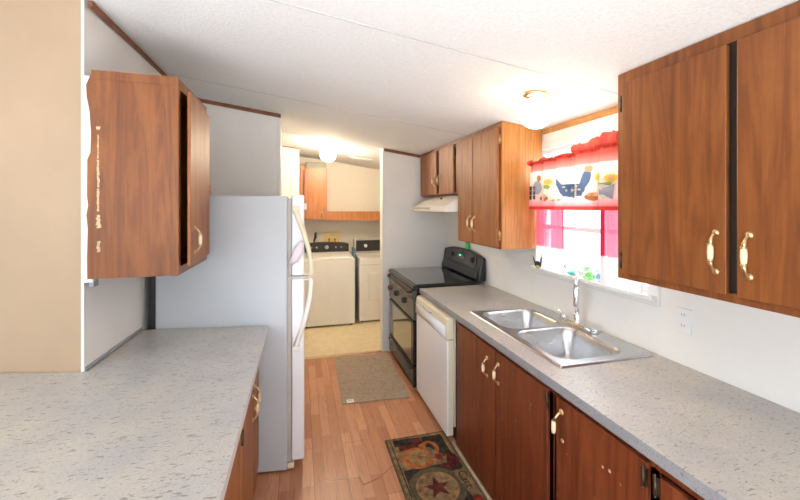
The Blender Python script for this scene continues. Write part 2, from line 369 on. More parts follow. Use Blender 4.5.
# tan partition wall beside the opening (slightly out of square) with a white corner strip
cx, cy = -0.898, 1.893; ex, ey = -3.5, 2.56
struct(MB().prism([(cx - 0.012, cy + 0.002), (ex, ey), (ex, ey + 0.12), (cx - 0.012, cy + 0.11)], 2, 0, 2.92).build('wall_front', M['tan']))
struct(MB().box(-0.884, -0.842, 1.842, 1.862, 1.30, 2.17).build('trim_1', M['white_trim'], bevel=0.002))
# wall behind the refrigerator and its edge strip
struct(MB().prism([(-1.0, 0), (-0.19, 0), (-0.19, ceil_z(-0.19)), (-1.0, ceil_z(-1.0))], 1, 3.36, 3.46).build('wall_center', M['wall']))
struct(MB().box(-0.19, -0.16, 3.355, 3.465, 0, 2.41).build('trim_2', M['white_trim'], bevel=0.004))
# laundry walls
struct(MB().prism([(-0.9, 0), (-0.01, 0), (-0.01, ceil_z(0)), (-0.9, ceil_z(-0.9))], 1, 5.14, 5.9).build('wall_laundry_left', M['cream']))
struct(MB().prism([(-0.9, 0), (1.66, 0), (1.66, ceil_z(1.66)), (-0.9, ceil_z(-0.9))], 1, 5.9, 6.0).build('wall_laundry_back', M['cream']))
struct(MB().box(-1.0, -0.9, 3.46, 6.0, 0, 2.55).build('wall_laundry_side', M['cream']))
struct(MB().prism([(0.905, 0), (1.66, 0), (1.66, ceil_z(1.66)), (0.905, ceil_z(0.905))], 1, 4.03, 4.15).build('wall_stove', M['wall']))
struct(MB().box(0.885, 0.907, 4.022, 4.158, 0, ceil_z(0.9) + 0.002).build('trim_3', M['white_trim'], bevel=0.004))
# unseen room behind the camera, openings added to let light in
struct(MB().holed((-3.6, -2.4, 1.2, 1.78), (0, 0.7, 2.4, 2.9), 1, -3.1, -3.0).build('wall_back', M['wall']))
struct(MB().holed((-3.1, -1.5, 0.7, 2.35), (0, 0.8, 2.2, 2.92), 0, -3.7, -3.6).build('wall_far_left', M['wall']))
# brown trim under the ceiling
def topstrip_y(x, y0, y1, sx, name, h=0.032, t=0.014, mt='wood_trim'):
    z = ceil_z(x); struct(MB().box(x, x + sx * t, y0, y1, z - h, z - 0.001 - (0.003 if sx > 0 else 0)).build(name, M[mt], bevel=0.003))
def topstrip_x(y, x0, x1, name, h=0.032, t=0.014):
    struct(MB().prism([(x0, ceil_z(x0) - h), (x1, ceil_z(x1) - h), (x1, ceil_z(x1) - 0.001), (x0, ceil_z(x0) - 0.001)], 1, y - t, y).build(name, M['wood_trim'], bevel=0.003))
topstrip_y(-0.885, 1.90, 3.345, 1, 'trim_4'); topstrip_x(3.36, -0.87, -0.16, 'trim_5'); topstrip_x(4.03, 0.905, 1.33, 'trim_6')
topstrip_y(1.66, 1.31, 2.25, -1, 'trim_7', 0.036, 0.014, 'trim_lit'); topstrip_x(5.14, -0.88, -0.01, 'trim_8', 0.012, 0.008)
struct(MB().box(-0.88, 0.885, FY - 0.02, FY + 0.02, 0, 0.007).build('trim_9', M['brass'], bevel=0.003))
struct(MB().prism([(-0.898, 1.90), (-0.890, 1.90), (-0.875, 2.44), (-0.883, 2.44)], 2, 0.911, 0.925).build('trim_10', M['caulk']))
struct(MB().box(1.0, 1.012, 0.3, 2.345, 0.001, 0.018).build('baseboard_right', M['quarter'], bevel=0.003))

# window
win = MB()
oy0, oy1, oz0, oz1 = 1.377, 2.385, 1.14, 2.07
win.holed((oy0, WY0 + 0.005, WY1 - 0.005, oy1), (oz0, WZ0 + 0.005, WZ1 - 0.005, oz1), 0, 1.646, 1.66)
wo = struct(win.build('window_1', M['white_trim'], bevel=0.004))
fr = MB().holed((WY0, WY0 + 0.035, WY1 - 0.035, WY1), (WZ0, WZ0 + 0.03, WZ1 - 0.03, WZ1), 0, 1.69, 1.75)
fr.box(1.695, 1.745, WY0 + 0.03, WY1 - 0.03, 1.462, 1.492)
fr.build('window_frame', M['white_trim'], wo, bevel=0.003)
MB().box(1.725, 1.729, WY0 + 0.03, WY1 - 0.03, WZ0 + 0.025, WZ1 - 0.025).build('pane', M['glass'], wo)
MB().box(1.615, 1.70, 1.385, 2.378, 1.165, 1.19).build('window_sill', M['white_trim'], wo, bevel=0.005)

# ------------------------------------------------------------------ cabinet hardware
def handle(parent, c, out, h=0.118, vert=True):
    """arched brass pull with a cream ceramic grip. c: centre on the door face; out: outward unit (x,y)"""
    mb = MB(); ox, oy = out
    def P(d, z): return (c[0] + ox * d, c[1] + oy * d, c[2] + z)
    hh = h / 2
    for s in (1, -1):
        ax = 0 if abs(ox) > 0.5 else 1; sg = ox if ax == 0 else oy
        mb.lathe([(0.0, 0.0), (0.011, 0.0), (0.0115, 0.003), (0.008, 0.006), (0.003, 0.008)], P(0, s * hh), ax, 14, 0, sg)
        mb.tube([P(0.003, s * hh), P(0.012, s * (hh - 0.006)), P(0.019, s * (hh - 0.016)), P(0.024, s * (hh - 0.026)), P(0.026, s * hh * 0.45)], [0.005, 0.0042, 0.0045, 0.006, 0.0075], 10, 0)
        mb.lathe([(0.0075, 0), (0.009, 0.002), (0.009, 0.005), (0.007, 0.007)], P(0.026, s * hh * 0.36), 2, 12, 0, s)
    q = hh * 0.40
    mb.lathe([(0.0068, -q), (0.0085, -q * 0.7), (0.0095, 0), (0.0085, q * 0.7), (0.0068, q)], P(0.026, 0), 2, 14, 1)
    return mb.build('handle', [M['brass'], M['ceramic']], parent)
def hinge(parent, x, y, z, sx, mat='dark_brass', h=0.055):
    mb = MB().box(x, x + sx * 0.004, y - 0.010, y + 0.010, z - h / 2, z + h / 2)
    mb.tube([(x + sx * 0.006, y, z - h / 2), (x + sx * 0.006, y, z + h / 2)], 0.0045, 8)
    mb.ball((x + sx * 0.006, y, z + h / 2 + 0.004), 0.0045, n=8); mb.ball((x + sx * 0.006, y, z - h / 2 - 0.004), 0.0045, n=8)
    return mb.build('hinge', M[mat], parent)
def cab_body(root, x0, x1, y0, y1, z0, z1, front, mat, ytop_slope=True, side=None, stiles=(), rail=0.03, railt=None, t=0.015, dark=()):
    """carcass with face frame. front=+1: open side faces +x, -1: faces -x.  rail heights, stile spans (y0,y1)"""
    railt = railt or rail
    xf = x1 if front > 0 else x0; xb = x0 if front > 0 else x1
    def top(x): return min(z1, ceil_z(x) - 0.004) if ytop_slope else z1
    sm = 1 if side is not None else 0
    mb = MB()
    for a, b in ((y0, y0 + t), (y1 - t, y1)):
        mb.prism([(x0, z0), (x1, z0), (x1, top(x1)), (x0, top(x0))], 1, a, b, sm)
    fi = xf - front * 0.02
    xa, xc = (xb, fi) if front > 0 else (fi, xb)
    mb.box(xa, xc, y0 + t, y1 - t, z0, z0 + t, 0)
    zt = min(top(x0), top(x1)); mb.box(xa, xc, y0 + t, y1 - t, zt - t, zt, 0)
    bb = (xb, xb + 0.006) if front > 0 else (xb - 0.006, xb)
    mb.box(bb[0], bb[1], y0 + t, y1 - t, z0 + t, zt - t, 2)
    fa, fb = (fi, xf) if front > 0 else (xf, fi)
    ff = top(xf)
    mb.box(fa, fb, y0 + t, y1 - t, z0, z0 + rail, 0); mb.box(fa, fb, y0 + t, y1 - t, ff - railt, ff, 0)
    for a, b in stiles: mb.box(fa, fb, a, b, z0 + rail, ff - railt, 0)
    for a, b in dark: mb.box(fa + 0.012, fb + 0.02, a, b, z0 + rail, ff - railt, 2)  # dark strips behind the door gaps, painted in as shade
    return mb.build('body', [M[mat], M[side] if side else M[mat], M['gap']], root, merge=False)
def door(root, x, y0, y1, z0, z1, front, mat, t=0.018):
    a, b = (x, x + front * t) if front > 0 else (x - t, x)
    return MB().box(a, b, y0, y1, z0, z1).build('door', M[mat], root, bevel=0.003)

# ------------------------------------------------------------------ right base run
XF = 1.03           # carcass front
DX = XF - 0.018     # door face
def base_cab(label, y0, y1, stiles, top=0.868, dark=()):
    r = thing('base_cabinet', label, 'cabinet', ((XF + 1.64) / 2, (y0 + y1) / 2, 0))
    b = MB()
    for a, c_ in ((y0, y0 + 0.015), (y1 - 0.015, y1)): b.box(XF, 1.64, a, c_, 0.0, top)
    b.box(XF + 0.02, 1.64, y0 + 0.015, y1 - 0.015, 0.06, 0.075); b.box(1.50, 1.51, y0 + 0.015, y1 - 0.015, 0.075, 0.68, 1)
    b.box(XF, XF + 0.02, y0 + 0.015, y1 - 0.015, 0.0, 0.06); b.box(XF, XF + 0.02, y0 + 0.015, y1 - 0.015, top - 0.035, top)
    for s in stiles: b.box(XF, XF + 0.02, s[0], s[1], 0.06, top - 0.035)
    for s in dark: b.box(XF + 0.012, XF + 0.03, s[0], s[1], 0.0605, top - 0.036, 1)  # strip coloured dark to show shade between the doors
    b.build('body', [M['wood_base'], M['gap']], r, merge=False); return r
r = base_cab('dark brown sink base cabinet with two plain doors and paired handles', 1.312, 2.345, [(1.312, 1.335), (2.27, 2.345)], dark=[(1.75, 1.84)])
d = door(r, XF, 1.800, 2.27, 0.035, 0.845, -1, 'wood_base'); handle(d, (DX, 1.872, 0.722), (-1, 0), 0.098)
d = door(r, XF, 1.355, 1.783, 0.035, 0.845, -1, 'wood_base'); handle(d, (DX, 1.752, 0.735), (-1, 0), 0.098); hinge(d, DX, 1.345, 0.80, -1)
r = base_cab('dark brown base cabinet with one wide door and a half broken handle', 0.875, 1.310, [(1.29, 1.31), (0.875, 0.9)])
d = door(r, XF, 0.885, 1.296, 0.035, 0.845, -1, 'wood_base')
# handle whose lower arm has come away from its screw hole
mb = MB(); cx_, cy_, cz_ = DX, 1.262, 0.735
mb.lathe([(0, 0), (0.011, 0), (0.0115, 0.003), (0.008, 0.006), (0.003, 0.008)], (cx_, cy_, cz_ + 0.062), 0, 14, 0, -1)
mb.tube([(cx_ - 0.003, cy_, cz_ + 0.062), (cx_ - 0.014, cy_ + 0.004, cz_ + 0.053), (cx_ - 0.02, cy_ + 0.01, cz_ + 0.038), (cx_ - 0.026, cy_ + 0.015, cz_ + 0.024)], [0.005, 0.0045, 0.005, 0.0075], 10, 0)
mb.lathe([(0.007, -0.026), (0.009, -0.015), (0.0095, 0), (0.009, 0.015), (0.007, 0.024)], (cx_ - 0.026, cy_ + 0.015, cz_), 2, 14, 1)
mb.lathe([(0, 0), (0.009, 0), (0.009, 0.002), (0.004, 0.004)], (cx_, cy_ - 0.004, cz_ - 0.052), 0, 12, 0, -1)
mb.build('handle', [M['brass'], M['ceramic']], d)
MB().box(DX - 0.0012, DX + 0.0005, 1.02, 1.028, 0.72, 0.729).build('chipped_spot', M['raw'], d)
MB().box(DX - 0.0012, DX + 0.0005, 1.05, 1.056, 0.715, 0.722).build('chipped_spot', M['raw'], d)
hinge(d, DX, 0.892, 0.80, -1)
r = base_cab('dark brown base cabinet nearest the camera, cut off by the picture edge', 0.30, 0.873, [(0.853, 0.873), (0.3, 0.32)])
d = door(r, XF, 0.33, 0.842, 0.035, 0.83, -1, 'wood_base'); hinge(d, DX, 0.853, 0.80, -1)

# countertop with sink cut-out
CT = MB(); CT.holed((1.0, 1.125, 1.60, 1.66), (0.28, 1.40, 2.255, 3.055), 2, 0.87, 0.91, 0, 1)
ct = CT.build('countertop', [M['lam'], M['lam_edge']], loc=(1.33, 1.67, 0.87), bevel=0.002)
tag(ct, 'long grey speckled laminate countertop under the window holding the steel sink', 'countertop')

# sink
sx0, sx1, sy0, sy1 = 1.10, 1.625, 1.378, 2.275
bowls = [(1.145, 1.528, 1.428, 1.838), (1.145, 1.528, 1.872, 2.232)]
def sink_z(x, y):
    best = 0
    for (a, b_, c_, d_) in bowls:
        mx_, my_ = (a + b_) / 2, (c_ + d_) / 2; hx, hy = (b_ - a) / 2, (d_ - c_) / 2; rr = 0.085
        qx, qy = abs(x - mx_) - hx + rr, abs(y - my_) - hy + rr
        sd = math.hypot(max(qx, 0), max(qy, 0)) + min(max(qx, qy), 0) - rr
        t_ = max(0, min(1, -sd / 0.085)); t_ = t_ * t_ * (3 - 2 * t_) if t_ < 1 else 1
        t_ = 1 - (1 - t_) ** 1.8
        rc = math.hypot(x - mx_, y - my_)
        best = min(best, -0.155 * t_ - 0.006 * max(0, 1 - rc / 0.12) * (t_ > 0.9))
    e = min(x - sx0, sx1 - x, y - sy0, sy1 - y)
    lip = -0.007 * max(0, 1 - e / 0.008)
    inner = 0.0
    return 0.919 + best + lip + inner
S = MB().grid(lambda u, v_: (sx0 + (sx1 - sx0) * u, sy0 + (sy1 - sy0) * v_, sink_z(sx0 + (sx1 - sx0) * u, sy0 + (sy1 - sy0) * v_)), 110, 180)
r = thing('kitchen_sink', 'double bowl stainless steel drop-in sink set in the right countertop', 'sink', (1.36, 1.83, 0.91))
S.build('basin', M['steel'], r)
for (a, b_, c_, d_) in bowls:
    q = MB().lathe([(0.0, 0.0), (0.028, 0.0), (0.034, 0.004), (0.042, 0.005), (0.044, 0.003), (0.044, 0.0)], ((a + b_) / 2, (c_ + d_) / 2, 0.7595), 2, 24)
    q.build('drain', M['steel'], r)

# faucet
r = thing('faucet', 'chrome high arc kitchen faucet on the back ledge of the sink', 'faucet', (1.575, 1.82, 0.92))
q = MB(); n_ = 10
pts = []
for k in range(n_ + 1): a = -PI / 2 + PI * k / n_; pts.append((1.575 + 0.026 * math.cos(a), 1.69 + 0.026 * math.sin(a)) if False else (1.575 + 0.026 * math.sin(a + PI / 2 - PI / 2) , 1.70 - 0.026 * math.cos(a)))
for k in range(n_ + 1): a = PI / 2 - PI * k / n_; pts.append((1.575 + 0.026 * math.sin(a), 1.945 + 0.026 * math.cos(a)))
q.prism(pts, 2, 0.9185, 0.944)
q.build('base_plate', M['chrome'], r, bevel=0.006, seg=3)
MB().lathe([(0.0, 0), (0.026, 0), (0.025, 0.012), (0.019, 0.022), (0.017, 0.05), (0.014, 0.062), (0.0, 0.066)], (1.575, 1.83, 0.935), 2, 24).build('hub', M['chrome'], r)
path = [(1.575, 1.83, 0.98), (1.575, 1.83, 1.06), (1.575, 1.83, 1.15)]
for k in range(1, 12):
    a = PI * k / 11; path.append((1.547 + 0.028 * math.cos(a), 1.802 + 0.028 * math.cos(a), 1.185 + 0.042 * math.sin(a)))
path += [(1.519, 1.774, 1.15)]
MB().tube(path, 0.012, 14).build('spout', M['chrome'], r)
MB().tube([(1.519, 1.774, 1.165), (1.519, 1.774, 1.15), (1.519, 1.774, 1.09), (1.519, 1.774, 1.06), (1.519, 1.774, 1.045)], [0.011, 0.0145, 0.016, 0.017, 0.013], 14).build('spray_head', M['chrome'], r)
MB().lathe([(0, 0), (0.017, 0), (0.016, 0.012), (0.010, 0.018), (0.0, 0.02)], (1.575, 1.94, 0.937), 2, 18).tube([(1.575, 1.94, 0.952), (1.560, 1.945, 0.968), (1.535, 1.95, 0.985)], [0.007, 0.006, 0.0075], 10).build('lever', M['chrome'], r)
MB().lathe([(0, 0), (0.017, 0), (0.016, 0.004), (0.010, 0.007), (0.0, 0.008)], (1.575, 1.71, 0.937), 2, 18).build('cap', M['chrome'], r)

# dishwasher
r = thing('dishwasher', 'white dishwasher with a yellowed edge between stove and sink cabinet', 'dishwasher', (1.3, 2.7, 0))
MB().box(1.02, 1.62, 2.36, 3.05, 0.10, 0.865).build('body', M['yellowed'], r, bevel=0.003)
q = MB().box(0.972, 1.018, 2.365, 3.045, 0.045, 0.70, 0); q.box(0.984, 1.018, 2.3640, 2.3650, 0.045, 0.70, 1)
q.build('door', [M['white_app'], M['yellowed']], r, bevel=0.004)
q = MB().prism([(0.968, 0.706), (0.965, 0.80), (0.972, 0.838), (0.985, 0.852), (1.018, 0.856), (1.018, 0.706)], 1, 2.362, 3.048)
q.build('control_panel', M['yellowed'], r, bevel=0.003)
q = MB().grid(lambda u, v_: (0.9645 - 0.0015 - 0.003 * 0, 2.372 + 0.668 * u, 0.712 + 0.085 * v_), 2, 2).build('panel_face', M['white_app'], r, solid=0.003)
q = MB()
q.tube([(0.966, 2.76 + 0.10 * math.cos(a), 0.815 - 0.018 * math.sin(a)) for a in [PI * k / 8 for k in range(9)]], 0.004, 8)
q.build('latch', M['caulk'], r)
MB().box(1.04, 1.06, 2.37, 3.04, 0, 0.10).build('kick_plate', M['black_matte'], r)

# ------------------------------------------------------------------ stove
SY0, SY1 = 3.075, 3.985
r = thing('stove', 'black freestanding electric stove with a curved back console', 'stove', (1.3, 3.53, 0))
MB().box(0.985, 1.645, SY0, SY1, 0.02, 0.885).build('body', M['black'], r, bevel=0.004)
q = MB().prism([(0.955, 0.888), (0.945, 0.905), (0.95, 0.925), (0.97, 0.932), (1.57, 0.932), (1.57, 0.888)], 1, SY0 - 0.004, SY1 + 0.004)
ctop = q.build('cooktop', M['black'], r, bevel=0.003)
MB().box(0.985, 1.55, SY0 + 0.02, SY1 - 0.02, 0.9325, 0.9355).build('glass_top', M['black_glass'], ctop, bevel=0.001)
# curved front control strip with knobs
q = MB().prism([(0.985, 0.885), (0.955, 0.885), (0.938, 0.862), (0.942, 0.83), (0.952, 0.80), (0.955, 0.625), (0.985, 0.625)], 1, SY0, SY1)
cp = q.build('front_panel', M['grey_panel'], r, bevel=0.004)
for ky, mt in ((3.37, 'black_matte'), (3.66, 'black_matte'), (3.93, 'red_knob')):
    k = MB().lathe([(0, 0), (0.03, 0), (0.028, 0.014), (0.022, 0.018), (0, 0.02)], (0.953, ky, 0.735), 0, 20, 0, -1).box(0.925, 0.936, ky - 0.006, ky + 0.006, 0.712, 0.758)
    ko = k.build('knob', M[mt], r, bevel=0.001)
    if mt == 'red_knob': ko['label'] = 'dark red knob'
q = MB().box(0.952, 0.985, SY0 + 0.004, SY1 - 0.004, 0.235, 0.612)
od = q.build('oven_door', M['black'], r, bevel=0.006)
MB().box(0.949, 0.9515, SY0 + 0.05, SY1 - 0.04, 0.26, 0.595).build('oven_window', M['black_glass'], od)
q = MB().box(0.952, 0.985, SY0 + 0.004, SY1 - 0.004, 0.04, 0.222)
dr = q.build('drawer', M['black'], r, bevel=0.006)
MB().tube([(0.940, SY0 + 0.06, 0.19), (0.936, SY0 + 0.1, 0.192), (0.936, SY1 - 0.1, 0.192), (0.940, SY1 - 0.06, 0.19)], 0.010, 10).build('handle', M['grey_panel'], dr)
MB().tube([(0.955, SY0 + 0.03, 0.872), (0.925, SY0 + 0.06, 0.868), (0.918, SY0 + 0.12, 0.866), (0.918, SY1 - 0.12, 0.866), (0.925, SY1 - 0.06, 0.868), (0.955, SY1 - 0.03, 0.872)], 0.012, 12).build('handle', M['black'], cp)
# back console with bowed top
def arc(y): u = (y - SY0) / (SY1 - SY0) * 2 - 1; return 1.192 - 0.05 * abs(u) ** 2.6
def frontx(z): return 1.575 + 0.045 * (z - 0.93) / 0.26
ys = [SY0 + (SY1 - SY0) * k / 24 for k in range(25)]
q = MB()
vs = [(frontx(0.93), y, 0.93) for y in ys] + [(frontx(arc(y)), y, arc(y)) for y in ys] + [(1.648, y, 0.93) for y in ys] + [(1.648, y, arc(y)) for y in ys]
fs = []
for k in range(24):
    fs += [(k, k + 1, 26 + k, 25 + k), (50 + k, 75 + k, 76 + k, 51 + k), (25 + k, 26 + k, 76 + k, 75 + k), (k, 50 + k, 51 + k, k + 1)]
fs += [(0, 25, 75, 50), (24, 74, 99, 49)]
q.add(vs, fs); bgd = q.build('back_console', M['black'], r, bevel=0.006)
def confront(y0, y1, z0f, off, name, mat, zt=0.02):
    yy = [y0 + (y1 - y0) * k / 16 for k in range(17)]
    vs = [(frontx(z0f) - off, y, z0f) for y in yy] + [(frontx(arc(y) - zt) - off, y, arc(y) - zt) for y in yy]
    return MB().add(vs, [(k, k + 1, 18 + k, 17 + k) for k in range(16)]).build(name, M[mat], bgd, solid=0.003)
confront(SY0 + 0.10, SY1 - 0.07, 1.045, 0.004, 'control_face', 'grey_panel')
q = MB().prism([(1.573, 0.935), (1.56, 0.955), (1.575, 1.005), (1.59, 1.02), (1.62, 1.0), (1.62, 0.935)], 1, SY0 + 0.04, SY1 - 0.02).build('lower_ledge', M['black'], bgd, bevel=0.004)
MB().box(1.595, 1.606, 3.44, 3.60, 1.09, 1.145).build('display_window', M['black_glass'], bgd)
MB().box(1.5935, 1.597, 3.50, 3.545, 1.113, 1.127).build('clock_display', M['led'], bgd)
for ky in (3.24, 3.72):
    MB().lathe([(0, 0), (0.027, 0), (0.025, 0.018), (0, 0.02)], (frontx(1.11) - 0.005, ky, 1.11), 0, 20, 0, -1).box(frontx(1.11) - 0.032, frontx(1.11) - 0.02, ky - 0.006, ky + 0.006, 1.088, 1.132).build('knob', M['black_matte'], r, bevel=0.001)

# green bottle on the stove console
q = MB().lathe([(0, 0), (0.022, 0), (0.024, 0.004), (0.024, 0.055), (0.016, 0.068), (0.010, 0.074), (0.010, 0.09), (0.0, 0.09)], (1.634, 3.43, 1.193), 2, 18)
tag(q.build('bottle', M['green']), 'small green bottle on top of the black stove console', 'bottle')

# range hood
r = thing('range_hood', 'cream metal range hood under the small cabinets above the stove', 'range hood', (1.4, 3.45, 1.57))
HY0, HY1 = 2.985, 3.90
q = MB().prism([(1.205, 1.572), (1.203, 1.622), (1.225, 1.632), (1.36, 1.712), (1.385, 1.728), (1.645, 1.728), (1.645, 1.572)], 1, HY0, HY1)
q.build('body', M['hood'], r, bevel=0.003)
MB().box(1.199, 1.2035, 3.36, 3.84, 1.59, 1.612).build('vent_slot', M['gasket'], r)
MB().lathe([(0, 0), (0.011, 0), (0.010, 0.012), (0, 0.013)], (1.33, 3.36, 1.695), 0, 14, 0, -1).build('knob', M['black_matte'], r)

# ------------------------------------------------------------------ wall cabinets, right side
XU = 1.33
r = thing('wall_cabinet', 'short two-door wooden wall cabinet over the range hood', 'cabinet', (1.49, 3.5, 1.73))
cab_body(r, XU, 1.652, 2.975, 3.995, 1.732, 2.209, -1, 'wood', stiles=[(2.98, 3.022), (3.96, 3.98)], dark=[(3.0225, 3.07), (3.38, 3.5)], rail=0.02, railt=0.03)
d = door(r, XU, 3.475, 3.965, 1.742, 2.172, -1, 'wood_light'); handle(d, (XU - 0.018, 3.515, 1.876), (-1, 0), 0.10)
d = door(r, XU, 3.05, 3.40, 1.742, 2.172, -1, 'wood_light'); handle(d, (XU - 0.018, 3.375, 1.876), (-1, 0), 0.10)
hinge(d, XU - 0.001, 3.035, 2.10, -1); hinge(d, XU - 0.001, 3.035, 1.80, -1)
r = thing('wall_cabinet', 'tall two-door wooden wall cabinet with a lamplit oak side by the window', 'cabinet', (1.49, 2.6, 1.325))
cab_body(r, XU, 1.645, 2.255, 2.972, 1.325, 2.206, -1, 'wood', side='panel_lit', stiles=[(2.27, 2.30), (2.655, 2.675), (2.94, 2.957)], rail=0.03, railt=0.035)
d = door(r, XU, 2.672, 2.945, 1.335, 2.165, -1, 'wood_light'); handle(d, (XU - 0.018, 2.705, 1.49), (-1, 0), 0.11)
d = door(r, XU, 2.292, 2.662, 1.335, 2.165, -1, 'wood_light'); handle(d, (XU - 0.018, 2.625, 1.485), (-1, 0), 0.11)
hinge(d, XU - 0.001, 2.278, 2.085, -1, 'brass'); hinge(d, XU - 0.001, 2.278, 1.42, -1, 'brass')
XR = 1.36
r = thing('wall_cabinet', 'large brown wall cabinet nearest the camera with two slab doors right of the window', 'cabinet', (1.5, 0.8, 1.305))
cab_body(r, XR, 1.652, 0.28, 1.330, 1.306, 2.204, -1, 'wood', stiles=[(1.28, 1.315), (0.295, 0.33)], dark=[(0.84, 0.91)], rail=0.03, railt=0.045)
d = door(r, XR, 0.888, 1.293, 1.332, 2.15, -1, 'wood'); handle(d, (XR - 0.018, 0.918, 1.468), (-1, 0), 0.13)
hinge(d, XR - 0.006, 1.303, 2.065, -1); hinge(d, XR - 0.006, 1.303, 1.385, -1)
d = door(r, XR, 0.33, 0.858, 1.332, 2.15, -1, 'wood'); handle(d, (XR - 0.018, 0.822, 1.467), (-1, 0), 0.13)

# outlet on the right wall
r = thing('wall_outlet', 'white duplex wall outlet above the countertop right of the window', 'outlet', (1.655, 1.262, 1.06))
MB().box(1.650, 1.660, 1.230, 1.296, 1.055, 1.166).build('cover_plate', M['plate'], r, bevel=0.003)
for z in (1.137, 1.090):
    rc = MB().prism([(1.263 + 0.017 * math.cos(a), z + 0.014 * math.sin(a)) for a in [2 * PI * k / 20 for k in range(20)]], 0, 1.6475, 1.651).build('receptacle', M['plate'], r)
    MB().box(1.6465, 1.648, 1.268, 1.2705, z - 0.005, z + 0.006).box(1.6465, 1.648, 1.2555, 1.258, z - 0.005, z + 0.006).build('slot', M['slot'], rc)

# ------------------------------------------------------------------ curtains
VX = 1.52; VB = 1.60
def val(y, z):
    """surface of the valance"""
    t_ = max(0, min(1, (z - VB) / 0.34)); amp = 0.013 + 0.004 * (1 - t_)
    x = VX + amp * math.sin(y * 46 + 1.3 * math.sin(y * 9)) + 0.004 * math.sin(y * 110)
    if y > 2.17: x += ((y - 2.17) / 0.07) ** 2 * 0.012
    return x
Y0V, Y1V = 1.40, 2.215
def valtop(y): return 1.913 + 0.05 * ((Y1V - y) / (Y1V - Y0V)) * 0.6
r = thing('valance_curtain', 'red trimmed rooster and sunflower print valance across the top of the window', 'curtain', (1.55, 1.82, VB))
MB().grid(lambda u, v_: (val(Y0V + (Y1V - Y0V) * u, VB + 0.32 * v_), Y0V + (Y1V - Y0V) * u + 0.027 * (1 - v_) * u, VB + (valtop(Y0V + (Y1V - Y0V) * u) - VB) * v_), 220, 26).build('cloth', M['valance'], r)
def ruff(u, v_):
    y = Y0V - 0.01 + (Y1V - Y0V + 0.02) * u
    P = ((0, .045), (.15, .068), (.3, .056), (.42, .046), (.5, .014), (.7, .010), (.8, .030), (.87, .010), (1.0, .030))
    for (u0, f0), (u1, f1) in zip(P, P[1:]):
        if u0 <= u <= u1: t_ = (u - u0) / (u1 - u0); flop = f0 + (f1 - f0) * t_ * t_ * (3 - 2 * t_)
    flop += 0.005 * math.sin(u * 47)
    z = valtop(y) - 0.012 + flop * v_ * 1.1 + 0.003 * math.sin(y * 150) * v_
    return (val(y, 1.9) - 0.006 + 0.012 * math.sin(y * 120) * (0.3 + v_) - 0.02 * math.sin(v_ * PI), y, z)
MB().grid(ruff, 260, 8).build('ruffled_heading', M['ruffle'], r)
MB().grid(lambda u, v_: (val(Y0V + (Y1V - Y0V) * u, 1.87) - 0.008 + 0.006 * math.sin(u * 330), Y0V + (Y1V - Y0V) * u, valtop(Y0V + (Y1V - Y0V) * u) - 0.018 + 0.022 * v_), 300, 3).build('gathered_band', M['ruffle'], r)
def patch(parent, name, mat, pts, surf, cy, cz, off=0.0025):
    """flat print following the cloth: pts (a, b): a to the viewer's right (-y), b up"""
    n = len(pts); vs = []; cen = (sum(p[0] for p in pts) / n, sum(p[1] for p in pts) / n)
    rings = (0.0, 0.34, 0.67, 1.0)
    for t_ in rings[1:]:
        for p in pts:
            a, b_ = cen[0] + (p[0] - cen[0]) * t_, cen[1] + (p[1] - cen[1]) * t_
            y, z = cy - a, cz + b_; vs.append((surf(y, z) - off, y, z))
    y, z = cy - cen[0], cz + cen[1]; vs.append((surf(y, z) - off, y, z)); C0 = len(vs) - 1
    fs = [(C0, i, (i + 1) % n) for i in range(n)]
    for k in range(2): fs += [(k * n + i, (k + 1) * n + i, (k + 1) * n + (i + 1) % n, k * n + (i + 1) % n) for i in range(n)]
    return MB().add(vs, fs, 0, True).build(name, M[mat], parent)
def ell(rx, ry, n=20, cx=0, cy=0): return [(cx + rx * math.cos(2 * PI * k / n), cy + ry * math.sin(2 * PI * k / n)) for k in range(n)]
def rot(pts, a, cx, cy): return [(cx + x * math.cos(a) - y * math.sin(a), cy + x * math.sin(a) + y * math.cos(a)) for x, y in pts]
def hen(parent, surf, cy, cz, sx, s, body):
    sc = lambda P: [(a * sx, b_ * s) for a, b_ in P]
    bd = patch(parent, 'printed_hen', body, sc([(0.105 * math.cos(t_), -0.022 + (0.045 if math.sin(t_) < 0 else 0.034) * math.sin(t_)) for t_ in [2 * PI * k / 24 for k in range(24)]]), surf, cy, cz)
    patch(parent, 'printed_tail', body, sc([(-0.155, 0.07), (-0.13, 0.05), (-0.08, 0.008), (-0.07, -0.03), (-0.10, -0.03), (-0.135, 0.01), (-0.15, 0.045)]), surf, cy, cz, 0.0027)
    patch(parent, 'printed_neck', body, sc(rot(ell(0.058, 0.024), 1.2, 0.098, 0.022)), surf, cy, cz, 0.0029)
    patch(parent, 'printed_comb', 'p_peach', ell(0.020 * sx, 0.018 * s, 14, 0.120 * sx, 0.084 * s), surf, cy, cz, 0.0031)
def flower(parent, surf, cy, cz, s=1, leaf=True):
    pts = []
    for k in range(24): rr = (0.030 if k % 2 == 0 else 0.020) * s; pts.append((rr * 1.2 * math.cos(2 * PI * k / 24), rr * 0.8 * math.sin(2 * PI * k / 24)))
    patch(parent, 'printed_sunflower', 'p_yellow', pts, surf, cy, cz, 0.003)
    patch(parent, 'printed_flower_heart', 'p_peach', ell(0.012 * s, 0.010 * s, 12), surf, cy, cz, 0.0038)
    if leaf: patch(parent, 'printed_leaf', 'p_green', [(-0.03 * s, -0.020 * s), (-0.004 * s, -0.018 * s), (0.014 * s, -0.028 * s), (0.004 * s, -0.045 * s), (-0.03 * s, -0.04 * s)], surf, cy, cz, 0.003)
hen(r, val, 1.800, 1.740, 0.98, 1.05, 'p_blue')
